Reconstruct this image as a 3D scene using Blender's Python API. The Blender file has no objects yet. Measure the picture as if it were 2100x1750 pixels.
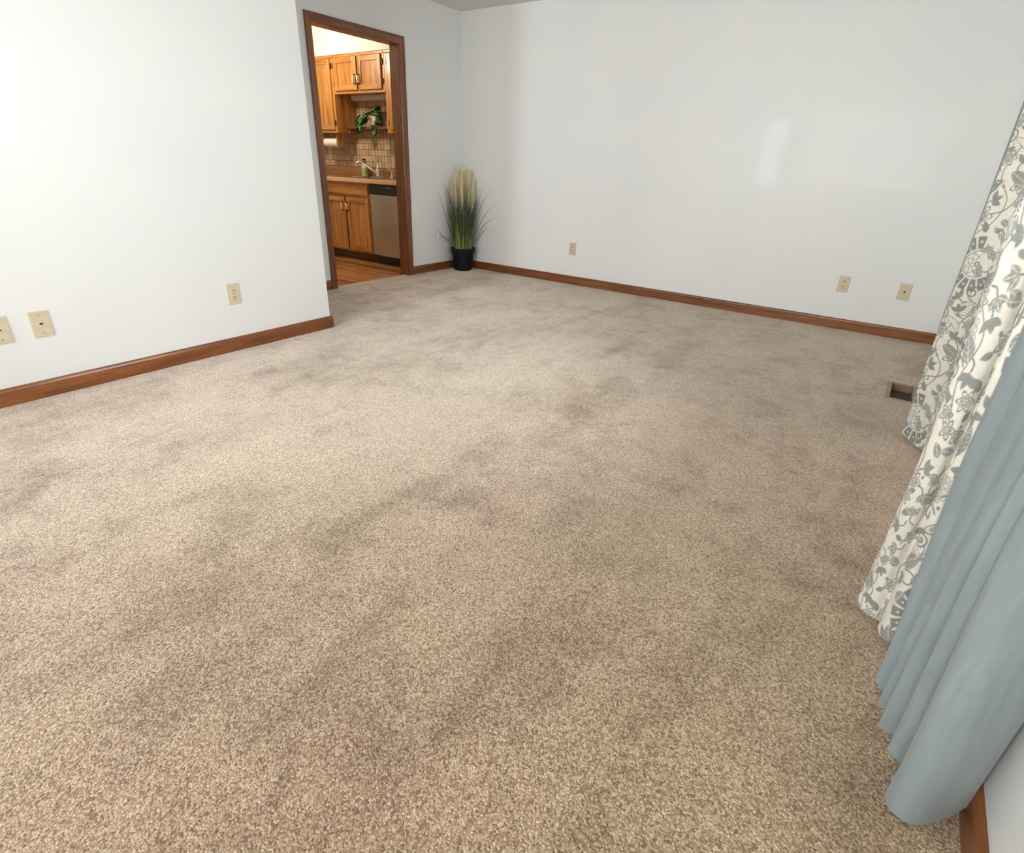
import bpy, bmesh, math, random
import numpy as np
from mathutils import Vector, Matrix

random.seed(7)
rng = np.random.default_rng(11)
S = bpy.context.scene
COL = S.collection
PI = math.pi


def lin(r, g, b):
    f = lambda c: (c / 255 / 12.92) if c / 255 <= 0.04045 else ((c / 255 + 0.055) / 1.055) ** 2.4
    return (f(r), f(g), f(b), 1.0)


# ------------------------------------------------------------------ camera
cam_d = bpy.data.cameras.new('camera')
cam = bpy.data.objects.new('camera', cam_d)
COL.objects.link(cam)
cam_d.sensor_fit = 'HORIZONTAL'
cam_d.sensor_width = 36.0
cam_d.lens = 1113.986 / 2100 * 36.0
cam_d.clip_start = 0.02
cR = Vector((0.81690723, 0.57557326, 0.03712143))
cU = Vector((-0.27832336, 0.3370146, 0.89942052))
cF = Vector((-0.50517193, 0.74507489, -0.43550514))
M = Matrix(((cR.x, cU.x, -cF.x, 4.26084514), (cR.y, cU.y, -cF.y, -5.08159929),
            (cR.z, cU.z, -cF.z, 1.10891725), (0, 0, 0, 1)))
cam.matrix_world = M
S.camera = cam

# ------------------------------------------------------------------ world, exposure
W = bpy.data.worlds.new('sky')
S.world = W
W.use_nodes = True
bg = W.node_tree.nodes['Background']
bg.inputs['Color'].default_value = (0.86, 0.94, 1.0, 1)
bg.inputs['Strength'].default_value = 4.0
S.view_settings.view_transform = 'Standard'
S.view_settings.look = 'None'
S.view_settings.exposure = 0.03
S.view_settings.gamma = 1.0
S.view_settings.use_curve_mapping = False
try:
    S.cycles.use_denoising = True
    S.cycles.max_bounces = 10
    S.cycles.diffuse_bounces = 6
    S.cycles.glossy_bounces = 4
    S.cycles.transparent_max_bounces = 12
    S.cycles.sample_clamp_indirect = 8.0
    S.cycles.caustics_reflective = False
    S.cycles.caustics_refractive = False
except Exception:
    pass


def area(name, loc, direction, sx, sy, power, color, spread=180):
    l = bpy.data.lights.new(name, 'AREA')
    l.shape = 'RECTANGLE'
    l.size, l.size_y = sx, sy
    l.energy = power
    l.color = color
    l.spread = math.radians(spread)
    o = bpy.data.objects.new(name, l)
    COL.objects.link(o)
    o.location = loc
    o.rotation_euler = Vector(direction).to_track_quat('-Z', 'Y').to_euler()
    return o


# daylight arriving through the windows (each lamp stands outside its pane)
area('daylight_right_window', (5.15, -2.90, 1.6), (-1, 0, -0.1), 1.8, 1.5, 86, (0.95, 0.98, 1.0))
area('fill_light_right_rear', (5.15, -6.2, 1.6), (-1, 0, -0.1), 1.8, 1.5, 18, (0.95, 0.98, 1.0))  # added fill for the near carpet, through an added window beside the camera
area('daylight_front_window', (1.56, -7.65, 1.46), (0, 1, -0.02), 0.46, 1.3, 125, (0.86, 0.94, 1.0))
area('daylight_front_wide_window', (3.25, -7.75, 1.60), (0, 1, -0.05), 2.2, 1.7, 270, (1.0, 0.97, 0.92))  # broadened together with its window to brighten the carpet

# ------------------------------------------------------------------ room numbers
H = 2.44                    # ceiling
WX = 4.66                   # window wall
LX, LY = 1.02, -2.669       # face and end of the near left wall
SY = -7.2                   # wall behind the camera
DT, DL, DR = 2.038, -1.796, -0.872   # kitchen doorway
BT, BH = 0.012, 0.083       # baseboard
KY = 0.04                   # kitchen back wall
KZ = -0.015                 # kitchen floor
KX, KF = -3.6, -3.3


# ------------------------------------------------------------------ node helpers
class NT:
    def __init__(self, name):
        self.m = bpy.data.materials.new(name)
        self.m.use_nodes = True
        self.t = self.m.node_tree
        self.bsdf = self.t.nodes['Principled BSDF']

    def n(self, typ, **kw):
        nd = self.t.nodes.new(typ)
        for k, v in kw.items():
            if k in ('operation', 'blend_type', 'data_type', 'feature', 'attribute_name', 'interpolation', 'noise_dimensions', 'distance', 'wave_type', 'bands_direction'):
                setattr(nd, k, v)
        return nd

    def l(self, a, b):
        self.t.links.new(a, b)

    def set(self, **kw):
        for k, v in kw.items():
            k = k.replace('_', ' ')
            self.bsdf.inputs[k].default_value = v

    def coords(self, scale=(1, 1, 1), kind='Object', rot=(0, 0, 0)):
        tc = self.n('ShaderNodeTexCoord')
        mp = self.n('ShaderNodeMapping')
        mp.inputs['Scale'].default_value = scale
        mp.inputs['Rotation'].default_value = rot
        self.l(tc.outputs[kind], mp.inputs['Vector'])
        return mp.outputs['Vector']

    def noise(self, vec, scale, detail=4, rough=0.55, dist=0.0):
        nd = self.n('ShaderNodeTexNoise')
        nd.inputs['Scale'].default_value = scale
        nd.inputs['Detail'].default_value = detail
        nd.inputs['Roughness'].default_value = rough
        nd.inputs['Distortion'].default_value = dist
        self.l(vec, nd.inputs['Vector'])
        return nd.outputs['Fac']

    def ramp(self, fac, stops):
        r = self.n('ShaderNodeValToRGB')
        e = r.color_ramp.elements
        while len(e) < len(stops):
            e.new(0.5)
        for i, (p, c) in enumerate(stops):
            e[i].position = p
            e[i].color = c
        self.l(fac, r.inputs['Fac'])
        return r.outputs['Color']

    def mix(self, fac, a, b, blend='MIX'):
        m = self.n('ShaderNodeMix', data_type='RGBA', blend_type=blend)
        for sock, v in ((0, fac), (6, a), (7, b)):
            if hasattr(v, 'is_linked') or hasattr(v, 'links'):
                self.l(v, m.inputs[sock])
            else:
                m.inputs[sock].default_value = v
        return m.outputs[2]

    def math(self, op, a, b=0.0, c=0.0):
        m = self.n('ShaderNodeMath', operation=op)
        for i, v in enumerate((a, b, c)):
            if hasattr(v, 'links'):
                self.l(v, m.inputs[i])
            else:
                m.inputs[i].default_value = v
        return m.outputs[0]

    def bump(self, height, strength, dist, normal=None):
        b = self.n('ShaderNodeBump')
        b.inputs['Strength'].default_value = strength
        b.inputs['Distance'].default_value = dist
        self.l(height, b.inputs['Height'])
        if normal is not None:
            self.l(normal, b.inputs['Normal'])
        return b.outputs['Normal']


def plain(name, col, rough=0.5, metal=0.0, **kw):
    t = NT(name)
    v = t.coords()
    f = t.noise(v, 35, 3)
    c2 = tuple(min(1, x * 1.06) for x in col[:3]) + (1,)
    c1 = tuple(x * 0.94 for x in col[:3]) + (1,)
    t.l(t.ramp(f, [(0.3, c1), (0.7, c2)]), t.bsdf.inputs['Base Color'])
    t.set(Roughness=rough, Metallic=metal)
    for k, v in kw.items():
        t.set(**{k: v})
    return t.m


def wood(name, dark, mid, light, axis='z', rough=0.38, scale=1.0, coat=0.0):
    t = NT(name)
    s = {'x': (0.06, 1, 1), 'y': (1, 0.06, 1), 'z': (1, 1, 0.06)}[axis]
    s = tuple(a * scale for a in s)
    v = t.coords(s)
    f1 = t.noise(v, 60, 6, 0.65, 0.4)
    f2 = t.noise(v, 14, 3, 0.5, 0.8)
    f = t.math('ADD', t.math('MULTIPLY', f1, 0.6), t.math('MULTIPLY', f2, 0.4))
    col = t.ramp(f, [(0.36, dark), (0.5, mid), (0.64, light)])
    t.l(col, t.bsdf.inputs['Base Color'])
    t.l(t.bump(f1, 0.12, 0.002), t.bsdf.inputs['Normal'])
    t.set(Roughness=rough)
    t.bsdf.inputs['Coat Weight'].default_value = coat
    t.bsdf.inputs['Coat Roughness'].default_value = 0.15
    return t.m


MAT = {}


def build_materials():
    # satin white wall paint: fine roller stipple under a glossier skin
    t = NT('wall_paint')
    v = t.coords()
    big = t.noise(v, 1.3, 2)
    t.l(t.ramp(big, [(0.3, (0.755, 0.775, 0.775, 1)), (0.7, (0.785, 0.80, 0.79, 1))]), t.bsdf.inputs['Base Color'])
    st = t.noise(v, 160, 3, 0.6)
    wav = t.noise(v, 4.0, 2, 0.5)
    b1 = t.bump(st, 0.10, 0.001)
    t.l(b1, t.bsdf.inputs['Normal'])
    t.set(Roughness=0.42)
    t.bsdf.inputs['Coat Weight'].default_value = 0.03
    t.bsdf.inputs['Specular IOR Level'].default_value = 0.25
    t.bsdf.inputs['Coat Roughness'].default_value = 0.045
    t.bsdf.inputs['Coat IOR'].default_value = 1.5
    t.l(t.bump(wav, 0.2, 0.004), t.bsdf.inputs['Coat Normal'])
    MAT['wall'] = t.m

    t = NT('ceiling_paint')
    v = t.coords()
    t.l(t.ramp(t.noise(v, 30, 3), [(0.3, (0.70, 0.69, 0.67, 1)), (0.7, (0.75, 0.74, 0.72, 1))]), t.bsdf.inputs['Base Color'])
    t.l(t.bump(t.noise(v, 90, 3), 0.3, 0.003), t.bsdf.inputs['Normal'])
    t.set(Roughness=0.9)
    MAT['ceiling'] = t.m

    t = NT('kitchen_paint')
    v = t.coords()
    t.l(t.ramp(t.noise(v, 20, 2), [(0.3, (0.80, 0.78, 0.70, 1)), (0.7, (0.84, 0.82, 0.74, 1))]), t.bsdf.inputs['Base Color'])
    t.set(Roughness=0.7)
    MAT['kitchen_wall'] = t.m

    # carpet: twisted tufts, pile laid in drifting patches by feet and vacuum
    t = NT('carpet')
    v = t.coords()
    vo = t.n('ShaderNodeTexVoronoi', feature='F1')
    vo.inputs['Scale'].default_value = 250
    vo.inputs['Randomness'].default_value = 1.0
    warp = t.n('ShaderNodeVectorMath', operation='ADD')
    nz = t.n('ShaderNodeTexNoise')
    nz.inputs['Scale'].default_value = 120
    nz.inputs['Detail'].default_value = 2
    t.l(v, nz.inputs['Vector'])
    sc = t.n('ShaderNodeVectorMath', operation='SCALE')
    sc.inputs['Scale'].default_value = 0.007
    t.l(nz.outputs['Color'], sc.inputs[0])
    t.l(v, warp.inputs[0])
    t.l(sc.outputs[0], warp.inputs[1])
    t.l(warp.outputs[0], vo.inputs['Vector'])
    sep = t.n('ShaderNodeSeparateColor')
    t.l(vo.outputs['Color'], sep.inputs[0])
    tuft = t.ramp(sep.outputs[0], [(0.0, lin(150, 122, 98)), (0.35, lin(196, 170, 144)), (0.7, lin(220, 196, 170)), (1.0, lin(244, 226, 204))])
    gap = t.ramp(vo.outputs['Distance'], [(0.15, (1, 1, 1, 1)), (0.75, (0.66, 0.64, 0.62, 1))])
    col = t.mix(1.0, tuft, gap, 'MULTIPLY')
    fine = t.noise(v, 600, 2)
    col = t.mix(0.55, col, t.ramp(fine, [(0.3, (0.62, 0.6, 0.58, 1)), (0.7, (1.22, 1.2, 1.18, 1))]), 'MULTIPLY')
    # pile lay patches
    p1 = t.noise(v, 1.5, 5, 0.6, 0.9)
    p2 = t.noise(t.coords((1.0, 0.34, 1), rot=(0, 0, math.radians(-38))), 2.6, 4, 0.6, 1.2)
    p3 = t.noise(v, 7.5, 4, 0.6, 0.8)
    lay = t.math('ADD', t.math('ADD', t.math('MULTIPLY', p1, 0.36), t.math('MULTIPLY', p2, 0.36)), t.math('MULTIPLY', p3, 0.28))
    lc = t.ramp(lay, [(0.38, (0.64, 0.625, 0.605, 1)), (0.45, (0.82, 0.805, 0.79, 1)), (0.52, (1.0, 1.0, 0.985, 1)), (0.64, (1.15, 1.14, 1.11, 1))])
    col = t.mix(1.0, col, lc, 'MULTIPLY')
    hue = t.noise(v, 0.9, 3, 0.5, 0.5)
    col = t.mix(1.0, col, t.ramp(hue, [(0.36, (1.02, 0.98, 0.975, 1)), (0.5, (1.0, 0.985, 0.965, 1)), (0.64, (0.985, 0.995, 0.92, 1))]), 'MULTIPLY')
    t.l(col, t.bsdf.inputs['Base Color'])
    t.l(t.mix(1.0, lc, t.ramp(sep.outputs[0], [(0.0, (0.66, 0.64, 0.60, 1)), (1.0, (1.0, 0.98, 0.93, 1))]), 'MULTIPLY'), t.bsdf.inputs['Sheen Tint'])
    hgt = t.math('ADD', t.math('MULTIPLY', vo.outputs['Distance'], -1.0), t.math('MULTIPLY', fine, 0.5))
    t.l(t.bump(hgt, 0.6, 0.004), t.bsdf.inputs['Normal'])
    t.set(Roughness=0.95)
    t.bsdf.inputs['Specular IOR Level'].default_value = 0.1
    t.bsdf.inputs['Sheen Weight'].default_value = 1.0
    t.bsdf.inputs['Sheen Roughness'].default_value = 0.45
    MAT['carpet'] = t.m

    tr = (lin(86, 46, 22), lin(119, 67, 31), lin(146, 90, 45))
    for ax in 'xyz':
        MAT['trim_' + ax] = wood('stained_trim_' + ax, *tr, axis=ax, rough=0.35, coat=0.3)
    oak = (lin(134, 84, 36), lin(184, 124, 60), lin(206, 150, 84))
    for ax in 'xyz':
        MAT['oak_' + ax] = wood('honey_oak_' + ax, *oak, axis=ax, rough=0.36, coat=0.3)
    MAT['oak_dark'] = wood('oak_toe_board', lin(60, 34, 20), lin(80, 46, 28), lin(96, 58, 36), 'x', 0.5)
    fl = [(lin(130, 78, 42), lin(160, 104, 60), lin(184, 128, 80)), (lin(96, 56, 30), lin(124, 76, 42), lin(150, 98, 58)),
          (lin(150, 96, 54), lin(178, 120, 72), lin(196, 138, 86))]
    for i, c in enumerate(fl):
        MAT['plank%d' % i] = wood('oak_floor_%d' % i, *c, axis='x', rough=0.3, coat=0.35)
    MAT['laminate'] = wood('laminate_worktop', lin(122, 80, 48), lin(150, 104, 66), lin(172, 126, 84), 'x', 0.3, 0.8)
    MAT['laminate_edge'] = plain('laminate_edge', lin(222, 178, 134), 0.35)
    MAT['grout'] = plain('tile_grout', lin(146, 124, 100), 0.9)
    for i, c in enumerate([(196, 168, 136), (188, 160, 128), (204, 176, 146), (180, 152, 122)]):
        t = NT('stone_tile_%d' % i)
        v = t.coords()
        a = lin(*[x * 0.9 for x in c])
        b = lin(*[min(255, x * 1.07) for x in c])
        t.l(t.ramp(t.noise(v, 45, 5, 0.6, 0.6), [(0.3, a), (0.7, b)]), t.bsdf.inputs['Base Color'])
        t.set(Roughness=0.38)
        MAT['tile%d' % i] = t.m
    # brushed steel
    t = NT('brushed_steel')
    v = t.coords((1, 1, 0.02))
    f = t.noise(v, 500, 2)
    t.l(t.ramp(f, [(0.3, lin(176, 172, 166)), (0.7, lin(200, 196, 190))]), t.bsdf.inputs['Base Color'])
    t.set(Metallic=1.0, Roughness=0.27)
    MAT['steel'] = t.m
    MAT['chrome'] = plain('chrome', lin(225, 225, 225), 0.08, 1.0)
    MAT['brass'] = plain('brass', lin(226, 206, 164), 0.28, 0.5)
    MAT['bronze'] = plain('aged_bronze', lin(70, 48, 34), 0.35, 1.0)
    MAT['black'] = plain('black_plastic', lin(22, 24, 27), 0.3)
    MAT['panel_black'] = plain('control_panel_black', lin(28, 34, 40), 0.25)
    MAT['grey_print'] = plain('grey_print', lin(190, 192, 195), 0.5)
    MAT['pot_black'] = plain('nursery_pot_black', lin(13, 13, 16), 0.55, Specular_IOR_Level=0.25)
    MAT['soil'] = plain('dark_soil', lin(44, 36, 30), 0.95)
    MAT['ivory'] = plain('ivory_plastic', lin(204, 191, 162), 0.35)
    MAT['ivory2'] = plain('almond_plastic', lin(206, 190, 168), 0.35)
    MAT['ivory3'] = plain('ivory_receptacle', lin(206, 190, 154), 0.3)
    MAT['slot'] = plain('slot_dark', lin(26, 22, 18), 0.7)
    MAT['screw'] = plain('painted_screw', lin(180, 164, 130), 0.35, 0.3)
    MAT['white'] = plain('white_enamel', lin(232, 230, 224), 0.4)
    MAT['ceramic'] = plain('white_ceramic', lin(238, 236, 228), 0.2)
    MAT['paper'] = plain('paper_towel', lin(242, 240, 235), 0.9)
    MAT['soap'] = plain('cream_green_bottle', lin(214, 214, 168), 0.3)
    MAT['soap_label'] = plain('sage_label', lin(176, 184, 138), 0.5)
    MAT['vent'] = plain('tan_metal', lin(158, 138, 118), 0.45, 0.2)
    MAT['vent_blade'] = plain('brown_duct', lin(134, 110, 88), 0.5, 0.2)
    MAT['duct'] = plain('damper_brown', lin(84, 66, 52), 0.8)
    MAT['vinyl'] = plain('white_vinyl', lin(236, 236, 234), 0.35)
    MAT['blind'] = plain('white_blind_slat', lin(240, 240, 238), 0.5)
    # glass
    t = NT('window_glass')
    t.t.nodes.remove(t.bsdf)
    tr_ = t.n('ShaderNodeBsdfTransparent')
    gl = t.n('ShaderNodeBsdfGlossy')
    gl.inputs['Roughness'].default_value = 0.02
    fr = t.n('ShaderNodeFresnel')
    fr.inputs['IOR'].default_value = 1.45
    mx = t.n('ShaderNodeMixShader')
    t.l(fr.outputs[0], mx.inputs[0])
    t.l(tr_.outputs[0], mx.inputs[1])
    t.l(gl.outputs[0], mx.inputs[2])
    t.l(mx.outputs[0], t.t.nodes['Material Output'].inputs['Surface'])
    MAT['glass'] = t.m

    def cloth(name, colour_fn, transl, weave):
        t = NT(name)
        v = t.coords()
        col = colour_fn(t)
        wv = t.noise(t.coords((1, 1, 0.25)), weave, 2)
        wh = t.noise(t.coords((0.25, 0.25, 1)), weave, 2)
        wf = t.math('ADD', wv, wh)
        col = t.mix(0.35, col, t.ramp(wf, [(0.35, (0.82, 0.82, 0.82, 1)), (0.65, (1.1, 1.1, 1.1, 1))]), 'MULTIPLY')
        t.l(col, t.bsdf.inputs['Base Color'])
        t.l(t.bump(wf, 0.25, 0.001), t.bsdf.inputs['Normal'])
        t.set(Roughness=0.85)
        t.bsdf.inputs['Specular IOR Level'].default_value = 0.15
        t.bsdf.inputs['Sheen Weight'].default_value = 0.2
        tl = t.n('ShaderNodeBsdfTranslucent')
        t.l(col, tl.inputs['Color'])
        mx = t.n('ShaderNodeMixShader')
        mx.inputs[0].default_value = transl
        t.l(t.bsdf.outputs[0], mx.inputs[1])
        t.l(tl.outputs[0], mx.inputs[2])
        t.l(mx.outputs[0], t.t.nodes['Material Output'].inputs['Surface'])
        return t.m

    def blue(t):
        f = t.noise(t.coords((1, 1, 0.1)), 60, 3)
        return t.ramp(f, [(0.3, lin(126, 137, 140)), (0.7, lin(136, 147, 149))])

    def printed(t):
        a = t.n('ShaderNodeAttribute', attribute_name='print')
        ink = t.ramp(t.noise(t.coords(), 90, 3), [(0.3, lin(98, 108, 110)), (0.7, lin(114, 123, 122))])
        base = t.ramp(t.noise(t.coords(), 40, 3), [(0.3, lin(218, 213, 201)), (0.7, lin(228, 224, 213))])
        return t.mix(a.outputs['Fac'], base, ink)
    MAT['blue_cloth'] = cloth('blue_grey_velvet', blue, 0.03, 700)
    MAT['print_cloth'] = cloth('floral_print_linen', printed, 0.13, 900)

    # foliage
    t = NT('grass_blade')
    a = t.n('ShaderNodeAttribute', attribute_name='tip')
    b = t.n('ShaderNodeAttribute', attribute_name='tone')
    base = t.ramp(a.outputs['Fac'], [(0.0, lin(156, 160, 100)), (0.3, lin(124, 132, 72)), (0.6, lin(86, 96, 64)), (1.0, lin(92, 98, 80))])
    dk = t.ramp(b.outputs['Fac'], [(0.0, (0.2, 0.2, 0.2, 1)), (0.5, (0.7, 0.7, 0.68, 1)), (1.0, (1.45, 1.45, 1.4, 1))])
    t.l(t.mix(1.0, base, dk, 'MULTIPLY'), t.bsdf.inputs['Base Color'])
    t.set(Roughness=0.55)
    MAT['grass'] = t.m
    t = NT('cream_plume')
    t.l(t.ramp(t.noise(t.coords(), 30, 3), [(0.3, lin(240, 230, 200)), (0.7, lin(250, 243, 220))]), t.bsdf.inputs['Base Color'])
    t.set(Roughness=0.9)
    tl = t.n('ShaderNodeBsdfTranslucent')
    tl.inputs['Color'].default_value = lin(252, 246, 226)
    mx = t.n('ShaderNodeMixShader')
    mx.inputs[0].default_value = 0.5
    t.l(t.bsdf.outputs[0], mx.inputs[1])
    t.l(tl.outputs[0], mx.inputs[2])
    t.l(mx.outputs[0], t.t.nodes['Material Output'].inputs['Surface'])
    MAT['plume'] = t.m
    t = NT('pothos_leaf')
    oi = t.n('ShaderNodeObjectInfo')
    f = t.noise(t.coords(), 60, 3)
    c = t.ramp(oi.outputs['Random'], [(0.0, lin(36, 90, 52)), (0.45, lin(66, 134, 78)), (0.7, lin(124, 180, 122)), (1.0, lin(182, 208, 120))])
    t.l(t.mix(0.35, c, t.ramp(f, [(0.4, (0.6, 0.7, 0.6, 1)), (0.65, (1.5, 1.5, 1.3, 1))]), 'MULTIPLY'), t.bsdf.inputs['Base Color'])
    t.set(Roughness=0.35)
    MAT['pothos'] = t.m
    MAT['stem'] = plain('green_stem', lin(84, 110, 58), 0.6)
    t = NT('lit_diffuser')
    t.set(Base_Color=(0.9, 0.88, 0.8, 1))
    t.bsdf.inputs['Emission Color'].default_value = (1.0, 0.86, 0.64, 1)
    t.bsdf.inputs['Emission Strength'].default_value = 12.0
    MAT['diffuser'] = t.m


build_materials()


# ------------------------------------------------------------------ mesh helpers
def bm_new():
    return bmesh.new()


def box(bm, x0, x1, y0, y1, z0, z1, bev=0.0, seg=1):
    r = bmesh.ops.create_cube(bm, size=1.0)
    vs = r['verts']
    for v in vs:
        v.co = Vector((x0 + (v.co.x + 0.5) * (x1 - x0), y0 + (v.co.y + 0.5) * (y1 - y0), z0 + (v.co.z + 0.5) * (z1 - z0)))
    if bev > 0:
        es = list({e for v in vs for e in v.link_edges})
        bmesh.ops.bevel(bm, geom=es, offset=bev, segments=seg, affect='EDGES', profile=0.6)
    return bm


def B(x0, x1, y0, y1, z0, z1, bev=0.0, seg=1):
    return box(bm_new(), x0, x1, y0, y1, z0, z1, bev, seg)


def lathe(bm, prof, centre=(0, 0, 0), n=24, axis='z', cap=True):
    rings = []
    cx, cy, cz = centre
    for r, h in prof:
        ring = []
        for i in range(n):
            a = 2 * PI * i / n
            p = (r * math.cos(a), r * math.sin(a), h)
            if axis == 'x':
                p = (p[2], p[0], p[1])
            elif axis == 'y':
                p = (p[1], p[2], p[0])
            ring.append(bm.verts.new((cx + p[0], cy + p[1], cz + p[2])))
        rings.append(ring)
    for a, b in zip(rings, rings[1:]):
        for i in range(n):
            bm.faces.new((a[i], a[(i + 1) % n], b[(i + 1) % n], b[i]))
    if cap:
        bm.faces.new(list(reversed(rings[0])))
        bm.faces.new(rings[-1])
    return bm


def tube(bm, pts, rad, n=8, cap=True):
    pts = [Vector(p) for p in pts]
    rr = rad if isinstance(rad, (list, tuple)) else [rad] * len(pts)
    rings = []
    up = Vector((0.123, 0.35, 0.93)).normalized()
    for i, p in enumerate(pts):
        d = (pts[min(i + 1, len(pts) - 1)] - pts[max(i - 1, 0)]).normalized()
        a = d.cross(up)
        if a.length < 1e-4:
            a = d.cross(Vector((1, 0, 0)))
        a.normalize()
        b = d.cross(a)
        up = a.cross(d).normalized() if False else up
        rings.append([bm.verts.new(p + rr[i] * (math.cos(2 * PI * k / n) * a + math.sin(2 * PI * k / n) * b)) for k in range(n)])
    for a, b in zip(rings, rings[1:]):
        for i in range(n):
            bm.faces.new((a[i], a[(i + 1) % n], b[(i + 1) % n], b[i]))
    if cap:
        bm.faces.new(list(reversed(rings[0])))
        bm.faces.new(rings[-1])
    return bm


def crv(pts, n=24):
    """Catmull-Rom through points"""
    P = np.array(pts, float)
    P = np.vstack([2 * P[0] - P[1], P, 2 * P[-1] - P[-2]])
    out = []
    m = len(P) - 3
    for k in range(n + 1):
        u = k / n * m
        i = min(int(u), m - 1)
        f = u - i
        a, b, c, d = P[i:i + 4]
        out.append(0.5 * ((2 * b) + (-a + c) * f + (2 * a - 5 * b + 4 * c - d) * f * f + (-a + 3 * b - 3 * c + d) * f ** 3))
    return [tuple(p) for p in out]


ROOT = {}


def obj(name, bm, mat, parent=None, smooth=False, sharp=35):
    me = bpy.data.meshes.new(name)
    base = Vector((0, 0, 0))
    if parent is not None:
        base = ROOT.get(parent.name, Vector((0, 0, 0)))
    if isinstance(bm, bpy.types.Mesh):
        me = bm
    else:
        bmesh.ops.recalc_face_normals(bm, faces=bm.faces)
        if base.length:
            bmesh.ops.translate(bm, vec=-base, verts=bm.verts)
        bm.to_mesh(me)
        bm.free()
        me.materials.append(MAT[mat] if isinstance(mat, str) else mat)
        if smooth:
            for p in me.polygons:
                p.use_smooth = True
            try:
                me.set_sharp_from_angle(angle=math.radians(sharp))
            except Exception:
                pass
    o = bpy.data.objects.new(name, me)
    COL.objects.link(o)
    if parent is not None:
        o.parent = parent
        ROOT[o.name] = base
    else:
        ROOT[o.name] = Vector((0, 0, 0))
    return o


def thing(name, label, cat, loc, group=None):
    o = bpy.data.objects.new(name, None)
    o.empty_display_size = 0.05
    COL.objects.link(o)
    o.location = loc
    o['label'] = label
    o['category'] = cat
    if group:
        o['group'] = group
    ROOT[o.name] = Vector(loc)
    return o


def tag(o, label, cat, group=None):
    o['label'] = label
    o['category'] = cat
    if group:
        o['group'] = group
    return o


def struct(name, bm, mat, parent=None, smooth=False):
    o = obj(name, bm, mat, parent, smooth)
    if parent is None:
        o['kind'] = 'structure'
    return o


def empty_struct(name):
    o = bpy.data.objects.new(name, None)
    o.empty_display_size = 0.05
    COL.objects.link(o)
    o['kind'] = 'structure'
    ROOT[o.name] = Vector((0, 0, 0))
    return o


def sweep(bm, prof, path_frames):
    """prof: closed list of (a,b); path_frames: list of (origin, A, B) -> mitred extrusion"""
    rings = []
    for o, A, Bv in path_frames:
        o, A, Bv = Vector(o), Vector(A), Vector(Bv)
        rings.append([bm.verts.new(o + A * a + Bv * b) for a, b in prof])
    n = len(prof)
    for r0, r1 in zip(rings, rings[1:]):
        for i in range(n):
            bm.faces.new((r0[i], r0[(i + 1) % n], r1[(i + 1) % n], r1[i]))
    bm.faces.new(rings[0])
    bm.faces.new(list(reversed(rings[-1])))
    return bm


def holed(axis, a0, a1, b0, b1, d0, d1, holes):
    """one connected slab spanning a x b, depth d0..d1 along axis, with rectangular holes"""
    A_ = sorted({a0, a1, *[h[0] for h in holes], *[h[1] for h in holes]})
    B_ = sorted({b0, b1, *[h[2] for h in holes], *[h[3] for h in holes]})
    mk = {'x': lambda a, b, d: (d, a, b), 'y': lambda a, b, d: (a, d, b), 'z': lambda a, b, d: (a, b, d)}[axis]
    bm = bm_new()
    vs = {}

    def vtx(i, j, d):
        k = (i, j, d)
        if k not in vs:
            vs[k] = bm.verts.new(mk(A_[i], B_[j], d))
        return vs[k]
    solid = set()
    for i in range(len(A_) - 1):
        for j in range(len(B_) - 1):
            ca, cb = (A_[i] + A_[i + 1]) / 2, (B_[j] + B_[j + 1]) / 2
            if not any(h[0] < ca < h[1] and h[2] < cb < h[3] for h in holes):
                solid.add((i, j))
    for (i, j) in solid:
        for d in (d0, d1):
            bm.faces.new([vtx(i, j, d), vtx(i + 1, j, d), vtx(i + 1, j + 1, d), vtx(i, j + 1, d)])
        for (di, dj), (p, q_) in (((-1, 0), ((i, j), (i, j + 1))), ((1, 0), ((i + 1, j), (i + 1, j + 1))), ((0, -1), ((i, j), (i + 1, j))), ((0, 1), ((i, j + 1), (i + 1, j + 1)))):
            if (i + di, j + dj) not in solid:
                bm.faces.new([vtx(*p, d0), vtx(*q_, d0), vtx(*q_, d1), vtx(*p, d1)])
    return bm


# ------------------------------------------------------------------ setting
T = 0.11
vx0, vx1, vy0, vy1 = 4.384, 4.534, -1.535, -1.215      # floor register
struct('floor', holed('z', -0.07, WX + 0.1, SY - 0.1, 0.1, -0.2, 0.0, [(vx0 + .012, vx1 - .012, vy0 + .006, vy1 - .006)]), 'carpet')
struct('ceiling', B(-0.12, WX + 0.12, SY - 0.12, 0.12, H, H + 0.15), 'ceiling')
struct('wall_back', B(-T, WX + 0.12, 0.0, 0.12, -0.2, H + .02), 'wall')
# wall with the kitchen doorway: one mesh round the opening
JT = 0.018
struct('wall_door', holed('x', LY - 0.3, 0.02, -0.2, H + .02, -T, 0, [(DL - JT, DR + JT, -0.19, DT + JT)]), 'wall')
# near left wall, its free end rounded
bm = B(-T, LX, SY - 0.02, LY, -0.2, H + .02)
es = [e for e in bm.edges if all(abs(v.co.x - LX) < 1e-5 and abs(v.co.y - LY) < 1e-5 for v in e.verts)]
bmesh.ops.bevel(bm, geom=es, offset=0.009, segments=4, affect='EDGES', profile=0.5)
struct('wall_left', bm, 'wall', smooth=True)
# window wall
WY0, WY1, WZ0, WZ1 = -3.72, -2.10, 0.82, 2.05
VY0, VY1 = -7.0, -5.4  # opening of the added rear window, there only to let fill light in
struct('wall_right', holed('x', SY - 0.1, 0.1, -0.2, H + .02, WX, WX + 0.16, [(WY0, WY1, WZ0, WZ1), (VY0, VY1, WZ0, WZ1)]), 'wall')
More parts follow.
